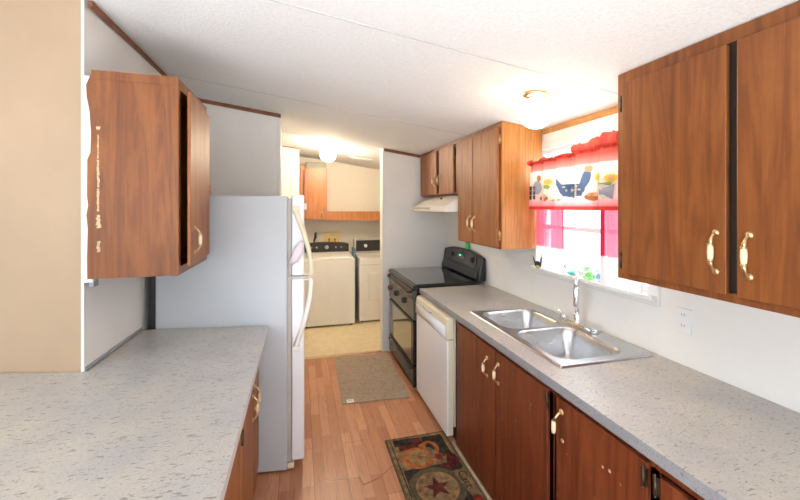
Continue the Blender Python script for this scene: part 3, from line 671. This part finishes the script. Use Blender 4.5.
for k, (a0, a1) in enumerate(((-0.075, 0.065), (-0.06, 0.085), (-0.045, 0.06))):
    n_ = 7 - k
    for j in range(n_):
        q0 = a0 + (a1 - a0) * j / n_; q1 = q0 + (a1 - a0) / n_ * 0.72
        patch(r, 'printed_letter_mark', 'p_cream', [(q0, 0.005), (q1, 0.005), (q1, -0.005), (q0, -0.005)], val, 1.800, 1.735 - k * 0.020, 0.0065)
patch(r, 'printed_hen', 'p_grey', ell(0.028, 0.045, 16), val, 2.122, 1.745)
patch(r, 'printed_comb', 'p_brown', ell(0.013, 0.022, 12), val, 2.112, 1.805, 0.003)
patch(r, 'printed_board', 'p_blue', [(-0.09, 0.016), (0.09, 0.016), (0.085, -0.056), (-0.075, -0.056)], val, 1.800, 1.735, 0.0032)
flower(r, val, 2.013, 1.775, 1.0)
def basket(cy, cz, m_):
    patch(r, 'printed_basket', m_, ell(0.048, 0.022, 18), val, cy, cz)
    for dx in (-0.022, 0.002, 0.024): patch(r, 'printed_egg', 'p_peach', ell(0.014, 0.013, 12, dx, 0.014), val, cy, cz, 0.0035)
basket(2.06, 1.672, 'p_brown'); basket(1.655, 1.672, 'p_brown')
patch(r, 'printed_grass', 'p_green', [(-0.06, 0), (-0.02, 0.006), (0.05, 0.004), (0.08, 0), (0.05, -0.005), (-0.04, -0.005)], val, 1.95, 1.660)
patch(r, 'printed_crock', 'p_grey', [(-0.052, 0.035), (0.052, 0.035), (0.045, -0.042), (-0.045, -0.042)], val, 1.570, 1.700)
flower(r, val, 1.613, 1.775, 1.05, False); flower(r, val, 1.533, 1.765, 1.05, False)
patch(r, 'printed_leaf', 'p_green', [(-0.05, 0.012), (0.05, 0.012), (0.04, -0.01), (-0.04, -0.01)], val, 1.573, 1.738, 0.003)
patch(r, 'printed_hen', 'p_dark', ell(0.035, 0.05, 16), val, 1.462, 1.735)
for k in range(3):
    z = 1.742 - 0.031 * k
    patch(r, 'printed_sign', 'p_tag', [(-0.046, 0.014), (0.046, 0.014), (0.046, -0.014), (-0.046, -0.014)], val, 2.180, z, 0.0035)
    for j in range(4 - k % 2):
        q0 = -0.022 + 0.012 * j
        patch(r, 'printed_letter_mark', 'p_cream', [(q0, 0.004), (q0 + 0.008, 0.004), (q0 + 0.008, -0.004), (q0, -0.004)], val, 2.185, z, 0.0045)
# rods
r = thing('curtain_rod', 'thin white curtain rod holding the red rooster valance', 'curtain rod', (1.6, 1.82, 1.90))
MB().tube([(1.645, 2.243, 1.905), (1.56, 2.243, 1.905), (1.545, 2.23, 1.905), (1.545, 1.41, 1.905), (1.56, 1.397, 1.905), (1.645, 1.397, 1.905)], 0.005, 8).build('rod', M['white_trim'], r)
def tier(label, y0, y1, waves, xc, tilt=0.0, top=1.80, spread=1.0):
    zb = 1.193
    r = thing('cafe_curtain', label, 'curtain', (xc, (y0 + y1) / 2, zb), None)
    def sf(y, z):
        t_ = (z - zb) / (top - zb)
        return xc + 0.012 * math.sin((y - y0) / (y1 - y0) * 2 * PI * waves + 0.6) * (1.15 - 0.4 * t_)
    def fn(u, v_):
        z = zb + (top - zb) * v_; y = y0 + (y1 - y0) * u
        yy = y + tilt * (1 - u) * (1 - v_) if tilt > 0 else y + tilt * u * (1 - v_)
        return (sf(y, z), yy, z)
    MB().grid(fn, 90, 30).build('cloth', M['cafe'], r)
    return r, sf, fn
r, sf, fn = tier('left pink tier curtain gathered beside the oak cabinet side', 1.985, 2.248, 4.5, 1.60)
MB().grid(lambda u, v_: (fn(0.0 + 0.045 * u, v_)[0] - 0.003, fn(0.045 * u, v_)[1], fn(u, v_)[2]), 4, 30).build('hem', M['cafe_hem'], r)
hen(r, lambda y, z: 1.578, 2.205, 1.238, 0.36, 0.62, 'p_dark')
patch(r, 'printed_sunflower', 'p_yellow', ell(0.024, 0.010, 14), lambda y, z: 1.578, 2.20, 1.208, 0.003)
r, sf, fn = tier('right pink tier curtain hanging half behind the big brown cabinet', 1.43, 1.672, 3.5, 1.60)
MB().grid(lambda u, v_: (fn(1 - 0.06 * u, v_)[0] - 0.003, fn(1 - 0.06 * u, v_)[1], fn(u, v_)[2]), 4, 30).build('hem', M['cafe_hem'], r)

# ornaments on the sill
q = MB().lathe([(0, 0), (0.016, 0), (0.018, 0.003), (0.034, 0.016), (0.036, 0.022), (0.032, 0.018), (0.014, 0.007), (0, 0.006)], (1.648, 1.955, 1.1905), 2, 24)
tag(q.build('glass_dish', M['aqua']), 'small turquoise glass dish on the window sill behind the faucet', 'dish')
def figurine(label, cat, x, y, mat, kind, s=1.0):
    z = 1.1905; mb = MB()
    if kind == 'frog':
        mb.ball((x, y, z + 0.022 * s), 0.022 * s, (0.9, 1.1, 1.0)); mb.ball((x - 0.012 * s, y + 0.006, z + 0.048 * s), 0.017 * s)
        for e in (-1, 1): mb.ball((x - 0.014 * s, y + 0.006 + e * 0.011 * s, z + 0.064 * s), 0.006 * s, n=10); mb.ball((x - 0.014 * s, y + e * 0.022 * s, z + 0.008 * s), 0.011 * s, (1, 1, 0.7), n=10)
        return tag(mb.build('frog_figurine', M[mat]), label, cat)
    mb.ball((x, y, z + 0.026 * s), 0.022 * s, (0.8, 1.2, 1.05)); mb.ball((x - 0.002, y + 0.020 * s, z + 0.054 * s), 0.013 * s, n=12)
    mb.tube([(x, y + 0.030 * s, z + 0.054 * s), (x, y + 0.042 * s, z + 0.052 * s)], [0.004 * s, 0.001], 8, 1)
    mb.tube([(x, y - 0.018 * s, z + 0.034 * s), (x, y - 0.034 * s, z + 0.05 * s), (x, y - 0.045 * s, z + 0.066 * s)], [0.011 * s, 0.008 * s, 0.003 * s], 8, 1)
    return tag(mb.build('bird_figurine', [M[mat], M['navy']]), label, cat)
figurine('small green glass frog ornament on the window sill', 'figurine', 1.648, 1.815, 'lime', 'frog', 1.1)
figurine('pale blue glass bird ornament beside the green frog on the sill', 'figurine', 1.650, 1.738, 'sky', 'bird', 1.0)
figurine('tiny blue bird ornament nearest the right pink curtain on the sill', 'figurine', 1.652, 1.672, 'sky', 'bird', 0.62)
q = MB().lathe([(0, 0), (0.012, 0), (0.004, 0.006), (0.004, 0.02), (0.014, 0.032), (0.015, 0.05), (0.013, 0.05), (0.011, 0.034), (0, 0.03)], (1.652, 2.035, 1.1905), 2, 18)
tag(q.build('glass_goblet', M['clear']), 'tiny clear glass goblet on the sill beside the left pink curtain', 'glass')

# ------------------------------------------------------------------ kitchen ceiling lamp
def globe_lamp(label, x, y, rad, mat, neck):
    z = ceil_z(x)
    r = thing('ceiling_lamp', label, 'lamp', (x, y, z - 0.001))
    MB().lathe([(0, 0), (rad * 0.78, 0.0), (rad * 0.80, -0.006), (rad * 0.62, -0.014), (rad * 0.5, -neck), (rad * 0.5, -neck - 0.008), (0, -neck - 0.008)], (x, y, z), 2, 28).build('fixture_base', M['brass'], r)
    for k in range(3):
        a = 2 * PI * k / 3 + 0.5; MB().lathe([(0, 0), (0.005, 0), (0.005, 0.012), (0, 0.013)], (x + rad * 0.5 * math.cos(a), y + rad * 0.5 * math.sin(a), z - neck * 0.9), 2, 8).build('screw', M['brass'], r)
    MB().ball((x, y, z - neck - rad * 0.90), rad, (1, 1, 0.96), n=40).build('globe', mat and M[mat], r)
    return r
globe_lamp('lit round white globe ceiling lamp over the kitchen sink', 1.225, 1.727, 0.088, 'globe', 0.022)
globe_lamp('lit round white globe ceiling lamp in the laundry room', 0.325, 4.52, 0.092, 'globe2', 0.022)

# ceiling vent
a_ = math.atan(0.14)
r = thing('ceiling_vent', 'flat white ceiling vent register in the laundry room', 'vent', (0.80, 5.04, ceil_z(0.80) - 0.0005))
q = MB().holed((0.65, 0.675, 0.925, 0.95), (4.99, 5.005, 5.075, 5.09), 2, ceil_z(0.8) - 0.008, ceil_z(0.8) - 0.0005); q.build('frame', M['white_trim'], r)
q = MB()
for k in range(4): q.box(0.675, 0.925, 5.009 + 0.017 * k, 5.017 + 0.017 * k, ceil_z(0.8) - 0.007, ceil_z(0.8) - 0.003)
q.build('louvre', M['gasket'], r)
r.rotation_euler = (0, a_, 0)

# ------------------------------------------------------------------ left side: peninsula and cabinets
LX = -0.187
q = MB()
poly = [(LX, 0.42), (LX, 2.333), (-0.872, 2.445), (-0.884, 1.889), (-0.95, 1.900), (-2.2, 2.21), (-2.2, 0.42)]
q.prism(poly, 2, 0.873, 0.91)
q.m = [0, 0] + [1] * len(poly)
tag(q.build('countertop', [M['lam'], M['lam_lit']], bevel=0.002), 'wide L-shaped speckled laminate counter in the left foreground', 'countertop')
BX = -0.235
r = thing('base_cabinet', 'brown base cabinets under the left counter with doors facing the aisle', 'cabinet', (-0.54, 1.4, 0))
q = MB().box(-0.85, BX - 0.018, 0.50, 2.332, 0.09, 0.872).box(-0.85, BX - 0.07, 0.50, 2.332, 0.0, 0.09)
q.build('body', M['wood_light'], r, bevel=0.002)
d = door(r, BX - 0.018, 2.085, 2.325, 0.10, 0.80, 1, 'wood_light'); handle(d, (BX, 2.11, 0.60), (1, 0), 0.12)
d = door(r, BX - 0.018, 1.665, 2.06, 0.10, 0.80, 1, 'wood_light'); handle(d, (BX, 2.02, 0.59), (1, 0), 0.12); hinge(d, BX - 0.001, 1.655, 0.66, 1)
d = door(r, BX - 0.018, 1.23, 1.64, 0.10, 0.80, 1, 'wood_light')
d = door(r, BX - 0.018, 0.55, 1.21, 0.10, 0.80, 1, 'wood_light')

# left wall cabinet
r = thing('wall_cabinet', 'brown wall cabinet with a chipped back edge hanging over the left counter', 'cabinet', (-0.69, 2.07, 1.31))
ax0, ax1, ay0, ay1, az0, az1 = -0.838, -0.515, 1.82, 2.335, 1.318, 2.185
q = MB()
edge = [(ax1, az0), (ax1, az1), (ax0, az1), (ax0 - 0.004, az1 - 0.02), (ax0 - 0.018, az1 - 0.06), (ax0 - 0.016, az1 - 0.11), (ax0 - 0.006, az1 - 0.17), (ax0 - 0.001, az1 - 0.26), (ax0 - 0.003, az1 - 0.34), (ax0 - 0.014, az1 - 0.37), (ax0 - 0.015, az1 - 0.52), (ax0 - 0.011, az1 - 0.56), (ax0 - 0.017, az1 - 0.6), (ax0 - 0.012, az1 - 0.66), (ax0 - 0.015, az1 - 0.78), (ax0 - 0.014, az0)]
q.prism(edge, 1, ay0, ay0 + 0.014, 0)
q.box(ax0, ax1, ay1 - 0.014, ay1, az0, az1, 0); q.box(ax0, ax1 - 0.02, ay0 + 0.014, ay1 - 0.014, az0, az0 + 0.014); q.box(ax0, ax1 - 0.02, ay0 + 0.014, ay1 - 0.014, az1 - 0.014, az1)
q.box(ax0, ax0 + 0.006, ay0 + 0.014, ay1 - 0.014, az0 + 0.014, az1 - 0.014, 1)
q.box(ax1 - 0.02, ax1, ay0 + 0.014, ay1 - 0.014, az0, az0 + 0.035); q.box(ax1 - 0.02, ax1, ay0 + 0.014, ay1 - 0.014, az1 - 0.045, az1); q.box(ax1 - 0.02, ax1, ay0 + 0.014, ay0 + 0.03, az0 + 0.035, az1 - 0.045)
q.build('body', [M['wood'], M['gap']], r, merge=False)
MB().box(ax0 + 0.0, ax1 + 0.002, ay0 - 0.004, ay0, az1 - 0.035, az1 + 0.003).build('top_rail', M['wood'], r, bevel=0.002)
MB().box(ax1 - 0.022, ax1 + 0.002, ay0 - 0.004, ay0, az0, az1 - 0.036).build('edge_strip', M['wood'], r, bevel=0.001)
for (z0, z1, w_) in ((1.82, 1.92, 0.004), (1.70, 1.815, 0.007), (1.60, 1.695, 0.006), (1.94, 1.955, 0.010), (1.53, 1.585, 0.012), (1.43, 1.475, 0.009)):
    pts = []; cxx = ax0 + 0.024; n_ = 9
    for k in range(n_): pts.append((cxx + w_ * (0.4 + 0.6 * random.random()), z0 + (z1 - z0) * k / (n_ - 1)))
    for k in range(n_ - 1, -1, -1): pts.append((cxx - w_ * (0.2 + 0.6 * random.random()), z0 + (z1 - z0) * k / (n_ - 1)))
    o = MB().prism(pts, 1, ay0 - 0.0012, ay0 + 0.0005).build('chipped_veneer', M['raw'], r); o['label'] = 'pale chipped veneer'
# door standing slightly ajar
d = MB().prism([(ax1 + 0.002, ay1 - 0.01), (ax1 + 0.016, ay1 - 0.008), (ax1 + 0.040, ay0 + 0.035), (ax1 + 0.026, ay0 + 0.033)], 2, az0 + 0.032, az1 - 0.048).build('door', M['wood_light'], r, bevel=0.003)
handle(d, (ax1 + 0.034, ay0 + 0.115, 1.463), (1, 0), 0.115)
hinge(d, ax1 + 0.016, ay1 - 0.015, 1.714, 1, 'brass', 0.045)
MB().box(-0.884, -0.866, 1.90, 1.94, 1.27, 1.312).build('mounting_clip', M['caulk'], r)

# ------------------------------------------------------------------ refrigerator
r = thing('refrigerator', 'tall white top-freezer refrigerator at the end of the left counter', 'refrigerator', (-0.45, 2.75, 0))
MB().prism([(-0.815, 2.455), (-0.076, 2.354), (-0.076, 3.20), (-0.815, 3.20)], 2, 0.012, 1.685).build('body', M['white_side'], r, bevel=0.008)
MB().box(-0.842, -0.8155, 2.465, 3.19, 0.02, 1.68).build('back_panel', M['black_matte'], r)
MB().box(-0.075, -0.052, 2.375, 3.18, 0.05, 1.67).build('gasket', M['gasket'], r)
MB().box(-0.075, -0.035, 2.365, 3.19, 0.012, 0.048).build('toe_grille', M['yellowed'], r, bevel=0.004)
fd = MB().box(-0.050, 0.026, 2.372, 3.20, 1.192, 1.692).build('freezer_door', M['white_app'], r, bevel=0.010, seg=3)
ld = MB().box(-0.050, 0.026, 2.372, 3.20, 0.052, 1.178).build('fridge_door', M['white_app'], r, bevel=0.010, seg=3)
def bow(z0, z1, flip):
    P = []
    for k in range(13):
        t_ = k / 12; s_ = math.sin(t_ * PI / 2)
        P.append((-0.032 + 0.100 * s_ ** 1.0, 2.366, z0 + (z1 - z0) * t_))
    return MB().tube(P, [0.013 + 0.004 * (1 - k / 12) for k in range(13)], 12, 0, (1, 0.75, 1))
q = bow(1.605, 1.205, 1); q.box(0.02, 0.072, 2.356, 2.382, 1.195, 1.207); q.box(-0.045, 0.0, 2.352, 2.374, 1.590, 1.622)
q.build('handle', M['yellowed'], fd, bevel=0.003)
q = bow(0.745, 1.165, 1); q.box(0.02, 0.072, 2.356, 2.382, 1.163, 1.175); q.box(-0.045, 0.0, 2.352, 2.374, 0.730, 0.765)
q.build('handle', M['cream_app'], ld, bevel=0.003)
MB().box(-0.075, 0.05, 2.36, 2.40, 1.1785, 1.1915).build('hinge', M['gasket'], r)
q = MB().tube([(-0.055, 2.352, 1.27), (-0.03, 2.345, 1.30), (-0.01, 2.342, 1.35), (0.01, 2.345, 1.40)], [0.012, 0.026, 0.03, 0.016], 12, 0, (1, 0.5, 1))
tag(q.build('hanging_mitt', M['pink_plastic']), 'pale pink item hanging on the edge of the refrigerator door', 'pot holder')
q = MB().box(0.0265, 0.040, 2.40, 2.44, 1.60, 1.64)
tag(q.build('fridge_magnet', M['plate'], bevel=0.003), 'small white square magnet on the freezer door front', 'magnet')

# ------------------------------------------------------------------ rugs
q = MB().prism([(0.330, 3.04), (0.905, 3.0), (0.93, 3.955), (0.35, 4.0)], 2, 0.001, 0.012)
rg = q.build('floor_rug', M['rug'], bevel=0.003); tag(rg, 'plain taupe rug lying in front of the black stove', 'rug')
MB().box(0.372, 0.43, 3.03, 3.085, 0.0125, 0.0145).box(0.385, 0.418, 3.062, 3.070, 0.0146, 0.0148, 1).build('label_tag', [M['tag'], M['slot']], rg)['label'] = 'small white label tag'

MX0, MX1, MY0, MY1 = 0.563, 0.995, 1.73, 2.49
r = thing('kitchen_mat', 'country style kitchen mat with star and apple print by the sink cabinet', 'rug', (0.78, 2.11, 0))
MB().box(MX0, MX1, MY0, MY1, 0.001, 0.008).build('base', M['mat_edge'], r, bevel=0.002)
def art(name, mat, pts, lvl):
    """pts (u to the right = +x, v towards the far end = +y), metres from near-left corner"""
    return MB().prism([(MX0 + p[0], MY0 + p[1]) for p in pts], 2, 0.0081, 0.0081 + 0.0003 * lvl).build(name, M[mat], r)
def rect(a, b_, c_, d_): return [(a, c_), (b_, c_), (b_, d_), (a, d_)]
Wm = MX1 - MX0; Lm = MY1 - MY0
art('printed_field', 'mat_tan', rect(0.012, Wm - 0.012, 0.012, Lm - 0.012), 1)
art('printed_border_line', 'mat_dark', rect(0.03, 0.036, 0.02, Lm - 0.02), 2)
art('printed_patch', 'mat_dark', rect(0.045, Wm - 0.02, 0.02, 0.44), 2)
art('printed_patch', 'mat_maroon', rect(0.07, 0.245, Lm - 0.14, Lm - 0.03), 3)
art('printed_patch', 'mat_dark', rect(0.05, 0.18, Lm - 0.09, Lm - 0.025), 4)
art('printed_label_frame', 'mat_gold', rect(0.235, Wm - 0.022, Lm - 0.26, Lm - 0.02), 3)
art('printed_label', 'mat_dark', rect(0.25, Wm - 0.038, Lm - 0.245, Lm - 0.035), 4)
# apple peel arc
pp = [(0.275 + 0.058 * math.cos(a), Lm - 0.16 + 0.075 * math.sin(a)) for a in [2.4 - 3.6 * k / 16 for k in range(17)]]
pp += [(0.275 + 0.032 * math.cos(a), Lm - 0.16 + 0.045 * math.sin(a)) for a in [2.4 - 3.6 * k / 16 for k in range(16, -1, -1)]]
art('printed_peel', 'mat_orange', pp, 6)
art('printed_pie', 'mat_orange', [(0.17 + p[0], 0.53 + p[1]) for p in ell(0.105, 0.10, 28)], 4)
art('printed_pie_filling', 'mat_gold', [(0.17 + p[0], 0.535 + p[1]) for p in ell(0.07, 0.075, 28)], 5)
art('printed_slice', 'mat_orange', [(0.20, 0.65), (0.235, 0.66), (0.30, 0.47), (0.27, 0.44)], 6)
art('printed_spoon', 'mat_tan', [(0.245, 0.60), (0.27, 0.61), (0.34, 0.50), (0.36, 0.52), (0.33, 0.44), (0.27, 0.44), (0.25, 0.52)], 7)
art('printed_apple', 'mat_maroon', [(0.345 + p[0], 0.46 + p[1]) for p in ell(0.075, 0.07, 24)], 5)
lf = [(0.30 + (0.045 if k % 2 == 0 else 0.022) * math.cos(2 * PI * k / 12), 0.505 + (0.045 if k % 2 == 0 else 0.022) * math.sin(2 * PI * k / 12)) for k in range(12)]
art('printed_leaf', 'mat_red', lf, 8)
art('printed_ring', 'mat_edge', [(0.20 + p[0], 0.262 + p[1]) for p in ell(0.165, 0.165, 36)], 4)
art('printed_disc', 'mat_gold', [(0.20 + p[0], 0.262 + p[1]) for p in ell(0.125, 0.125, 36)], 6)
art('printed_disc_center', 'mat_tan', [(0.20 + p[0], 0.262 + p[1]) for p in ell(0.112, 0.112, 36)], 7)
st = [(0.20 + (0.082 if k % 2 == 0 else 0.034) * math.sin(2 * PI * k / 10), 0.262 + (0.082 if k % 2 == 0 else 0.034) * math.cos(2 * PI * k / 10)) for k in range(10)]
art('printed_star', 'mat_maroon', st, 9)
art('printed_banner', 'mat_tan', [(0.332, 0.36), (0.41, 0.375), (0.418, 0.15), (0.365, 0.14), (0.35, 0.25)], 8)
art('printed_apple', 'mat_red', [(0.385 + p[0], 0.12 + p[1]) for p in ell(0.03, 0.035, 20)], 9)
art('printed_patch', 'mat_maroon', rect(0.06, 0.30, 0.03, 0.12), 3)
tc = bpy.data.curves.new('lettering', 'FONT'); tc.body = 'Cart'; tc.size = 0.075; tc.extrude = 0.0002
to = bpy.data.objects.new('lettering_source', tc); COL.objects.link(to)
dg = bpy.context.evaluated_depsgraph_get(); me = bpy.data.meshes.new_from_object(to.evaluated_get(dg))
bpy.data.objects.remove(to); me.materials.clear(); me.materials.append(M['mat_dark'])
lo = bpy.data.objects.new('printed_lettering', me); COL.objects.link(lo); lo.parent = r
lo.location = (MX0 + 0.358 - 0.78, MY0 + 0.350 - 2.11, 0.0081 + 0.003); lo.rotation_euler = (0, 0, -PI / 2)

# ------------------------------------------------------------------ laundry room
r = thing('washing_machine', 'cream top-loading washing machine with a dark console, left of the dryer', 'washing machine', (0.38, 5.4, 0))
MB().box(0.03, 0.727, 5.05, 5.75, 0.02, 0.905).build('body', M['cream_app'], r, bevel=0.012, seg=3)
q = MB().prism([(5.055, 0.906), (5.055, 0.918), (5.075, 0.926), (5.60, 0.945), (5.60, 0.906)], 0, 0.05, 0.707)
q.build('lid', M['cream_app'], r, bevel=0.004)
q = MB(); pts = [(0.045, 0.92)] + [(0.045 + 0.67 * k / 14, 1.055 + 0.028 * math.sin(PI * (k / 14)) ** 0.6) for k in range(15)] + [(0.715, 0.92)]
q.prism(pts, 1, 5.62, 5.74); cs = q.build('console', M['console'], r, bevel=0.006)
MB().lathe([(0, 0), (0.03, 0), (0.028, 0.02), (0, 0.022)], (0.385, 5.62, 1.01), 1, 20, 0, -1).build('dial', M['gasket'], cs)
for x in (0.16, 0.24, 0.52, 0.60): MB().lathe([(0, 0), (0.014, 0), (0.013, 0.012), (0, 0.013)], (x, 5.62, 1.01), 1, 14, 0, -1).build('button', M['gasket'], cs)
for x in (0.08, 0.68):
    for y in (5.1, 5.7): MB().lathe([(0.02, 0), (0.02, 0.022)], (x, y, 0), 2, 12).build('foot', M['black_matte'], r)
r = thing('clothes_dryer', 'cream front-door clothes dryer partly hidden by the stove wall', 'dryer', (1.14, 5.45, 0))
MB().box(0.797, 1.49, 5.12, 5.80, 0.02, 0.90).build('body', M['cream_app'], r, bevel=0.010, seg=3)
MB().box(0.93, 1.35, 5.105, 5.119, 0.31, 0.69).build('door', M['cream_app'], r, bevel=0.008, seg=3)
MB().box(0.80, 1.487, 5.115, 5.12, 0.80, 0.805).build('seam', M['gasket'], r)
q = MB().prism([(5.64, 0.90), (5.655, 1.12), (5.74, 1.125), (5.76, 0.90)], 0, 0.80, 1.487); cs = q.build('console', M['gasket'], r, bevel=0.006)
MB().prism([(5.6435, 0.935), (5.6535, 1.10), (5.649, 1.10), (5.639, 0.935)], 0, 0.83, 1.46).build('control_face', M['console'], cs)
MB().lathe([(0, 0), (0.026, 0), (0.024, 0.022), (0, 0.024)], (0.975, 5.642, 1.015), 1, 20, 0, -1).build('knob', M['plate'], cs)
for x in (0.84, 1.44):
    for y in (5.17, 5.75): MB().lathe([(0.02, 0), (0.02, 0.022)], (x, y, 0), 2, 12).build('foot', M['black_matte'], r)
q = MB().box(0.745, 0.780, 5.30, 5.52, 0.0, 1.02); tag(q.build('ironing_board', M['blue_plastic'], bevel=0.015, seg=3), 'narrow blue board standing upright between washer and dryer', 'board')

r = thing('laundry_cabinet', 'orange-brown wall cabinet with one door above the washing machine', 'cabinet', (0.2, 5.7, 1.42))
q = MB().box(-0.005, 0.385, 5.57, 5.895, 1.42, 2.185); q.build('body', M['wood_laundry'], r, bevel=0.002)
d = MB().box(0.062, 0.345, 5.552, 5.569, 1.44, 2.165).build('door', M['wood_laundry'], r, bevel=0.003); handle(d, (0.312, 5.552, 1.53), (0, -1), 0.11)
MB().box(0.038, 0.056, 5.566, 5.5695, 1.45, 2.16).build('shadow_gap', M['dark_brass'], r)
r = thing('laundry_shelf', 'long orange-brown wooden shelf above washer and dryer', 'shelf', (1.0, 5.7, 1.41))
MB().box(0.386, 1.655, 5.59, 5.895, 1.50, 1.518).build('board', M['wood_laundry'], r)
MB().box(0.386, 1.655, 5.568, 5.588, 1.412, 1.545).build('fascia', M['wood_laundry'], r, bevel=0.002)
q = MB().box(0.09, 0.378, 5.60, 5.86, 2.187, 2.262); q.box(0.085, 0.383, 5.595, 5.865, 2.262, 2.276)
tag(q.build('storage_box', M['grey_box'], bevel=0.003), 'flat grey box lying on top of the laundry cabinet', 'box')
q = MB().box(0.005, 0.075, 5.62, 5.80, 2.187, 2.23)
tag(q.build('wooden_block', M['wood_laundry'], bevel=0.003), 'small reddish block on top of the laundry cabinet beside the grey box', 'block')
r = thing('washer_outlet_box', 'yellow plumbing box with two valves on the wall behind the washer', 'outlet box', (0.48, 5.88, 1.07))
MB().holed((0.355, 0.375, 0.575, 0.595), (1.06, 1.078, 1.205, 1.222), 1, 5.87, 5.90).box(0.375, 0.575, 5.892, 5.90, 1.078, 1.205).build('housing', M['yellow_box'], r, bevel=0.002)
for x in (0.44, 0.53): MB().lathe([(0, 0), (0.016, 0), (0.016, 0.02), (0, 0.022)], (x, 5.891, 1.105), 1, 14, 0, -1).tube([(x, 5.875, 1.105), (x, 5.872, 1.08), (x, 5.872, 1.06)], 0.010, 8).build('valve', M['valve'], r)
MB().box(0.46, 0.545, 5.889, 5.892, 1.165, 1.185).build('label_plate', M['brass'], r)
q = MB().tube([(0.235, 5.889, 1.205), (0.228, 5.87, 1.19), (0.232, 5.862, 1.15), (0.215, 5.862, 1.11), (0.205, 5.87, 1.06)], [0.018, 0.016, 0.020, 0.014, 0.010], 10)
tag(q.build('wall_hook', M['black_matte']), 'black hose clip on the laundry wall left of the yellow box', 'clip')
MB().tube([(-0.105, 5.139, 1.99), (-0.10, 5.139, 1.93), (-0.115, 5.139, 1.86), (-0.13, 5.139, 1.80)], 0.003, 6).build('crack', M['valve'], bpy.data.objects['wall_laundry_left'])
MB().prism([(0.131, 2.222), (0.337, 2.208), (0.337, 2.212), (0.131, 2.226)], 2, 0.0002, 0.0012).build('worn_edge_highlight', M['quarter'], bpy.data.objects['floor'])  # worn raised board edge with its highlight painted pale
MB().prism([(0.337, 2.206), (0.355, 2.130), (0.45, 2.16), (0.563, 2.24), (0.563, 2.246), (0.45, 2.168), (0.36, 2.14), (0.342, 2.208)], 2, 0.0002, 0.001).build('dark_board_seam', M['valve'], bpy.data.objects['floor'])
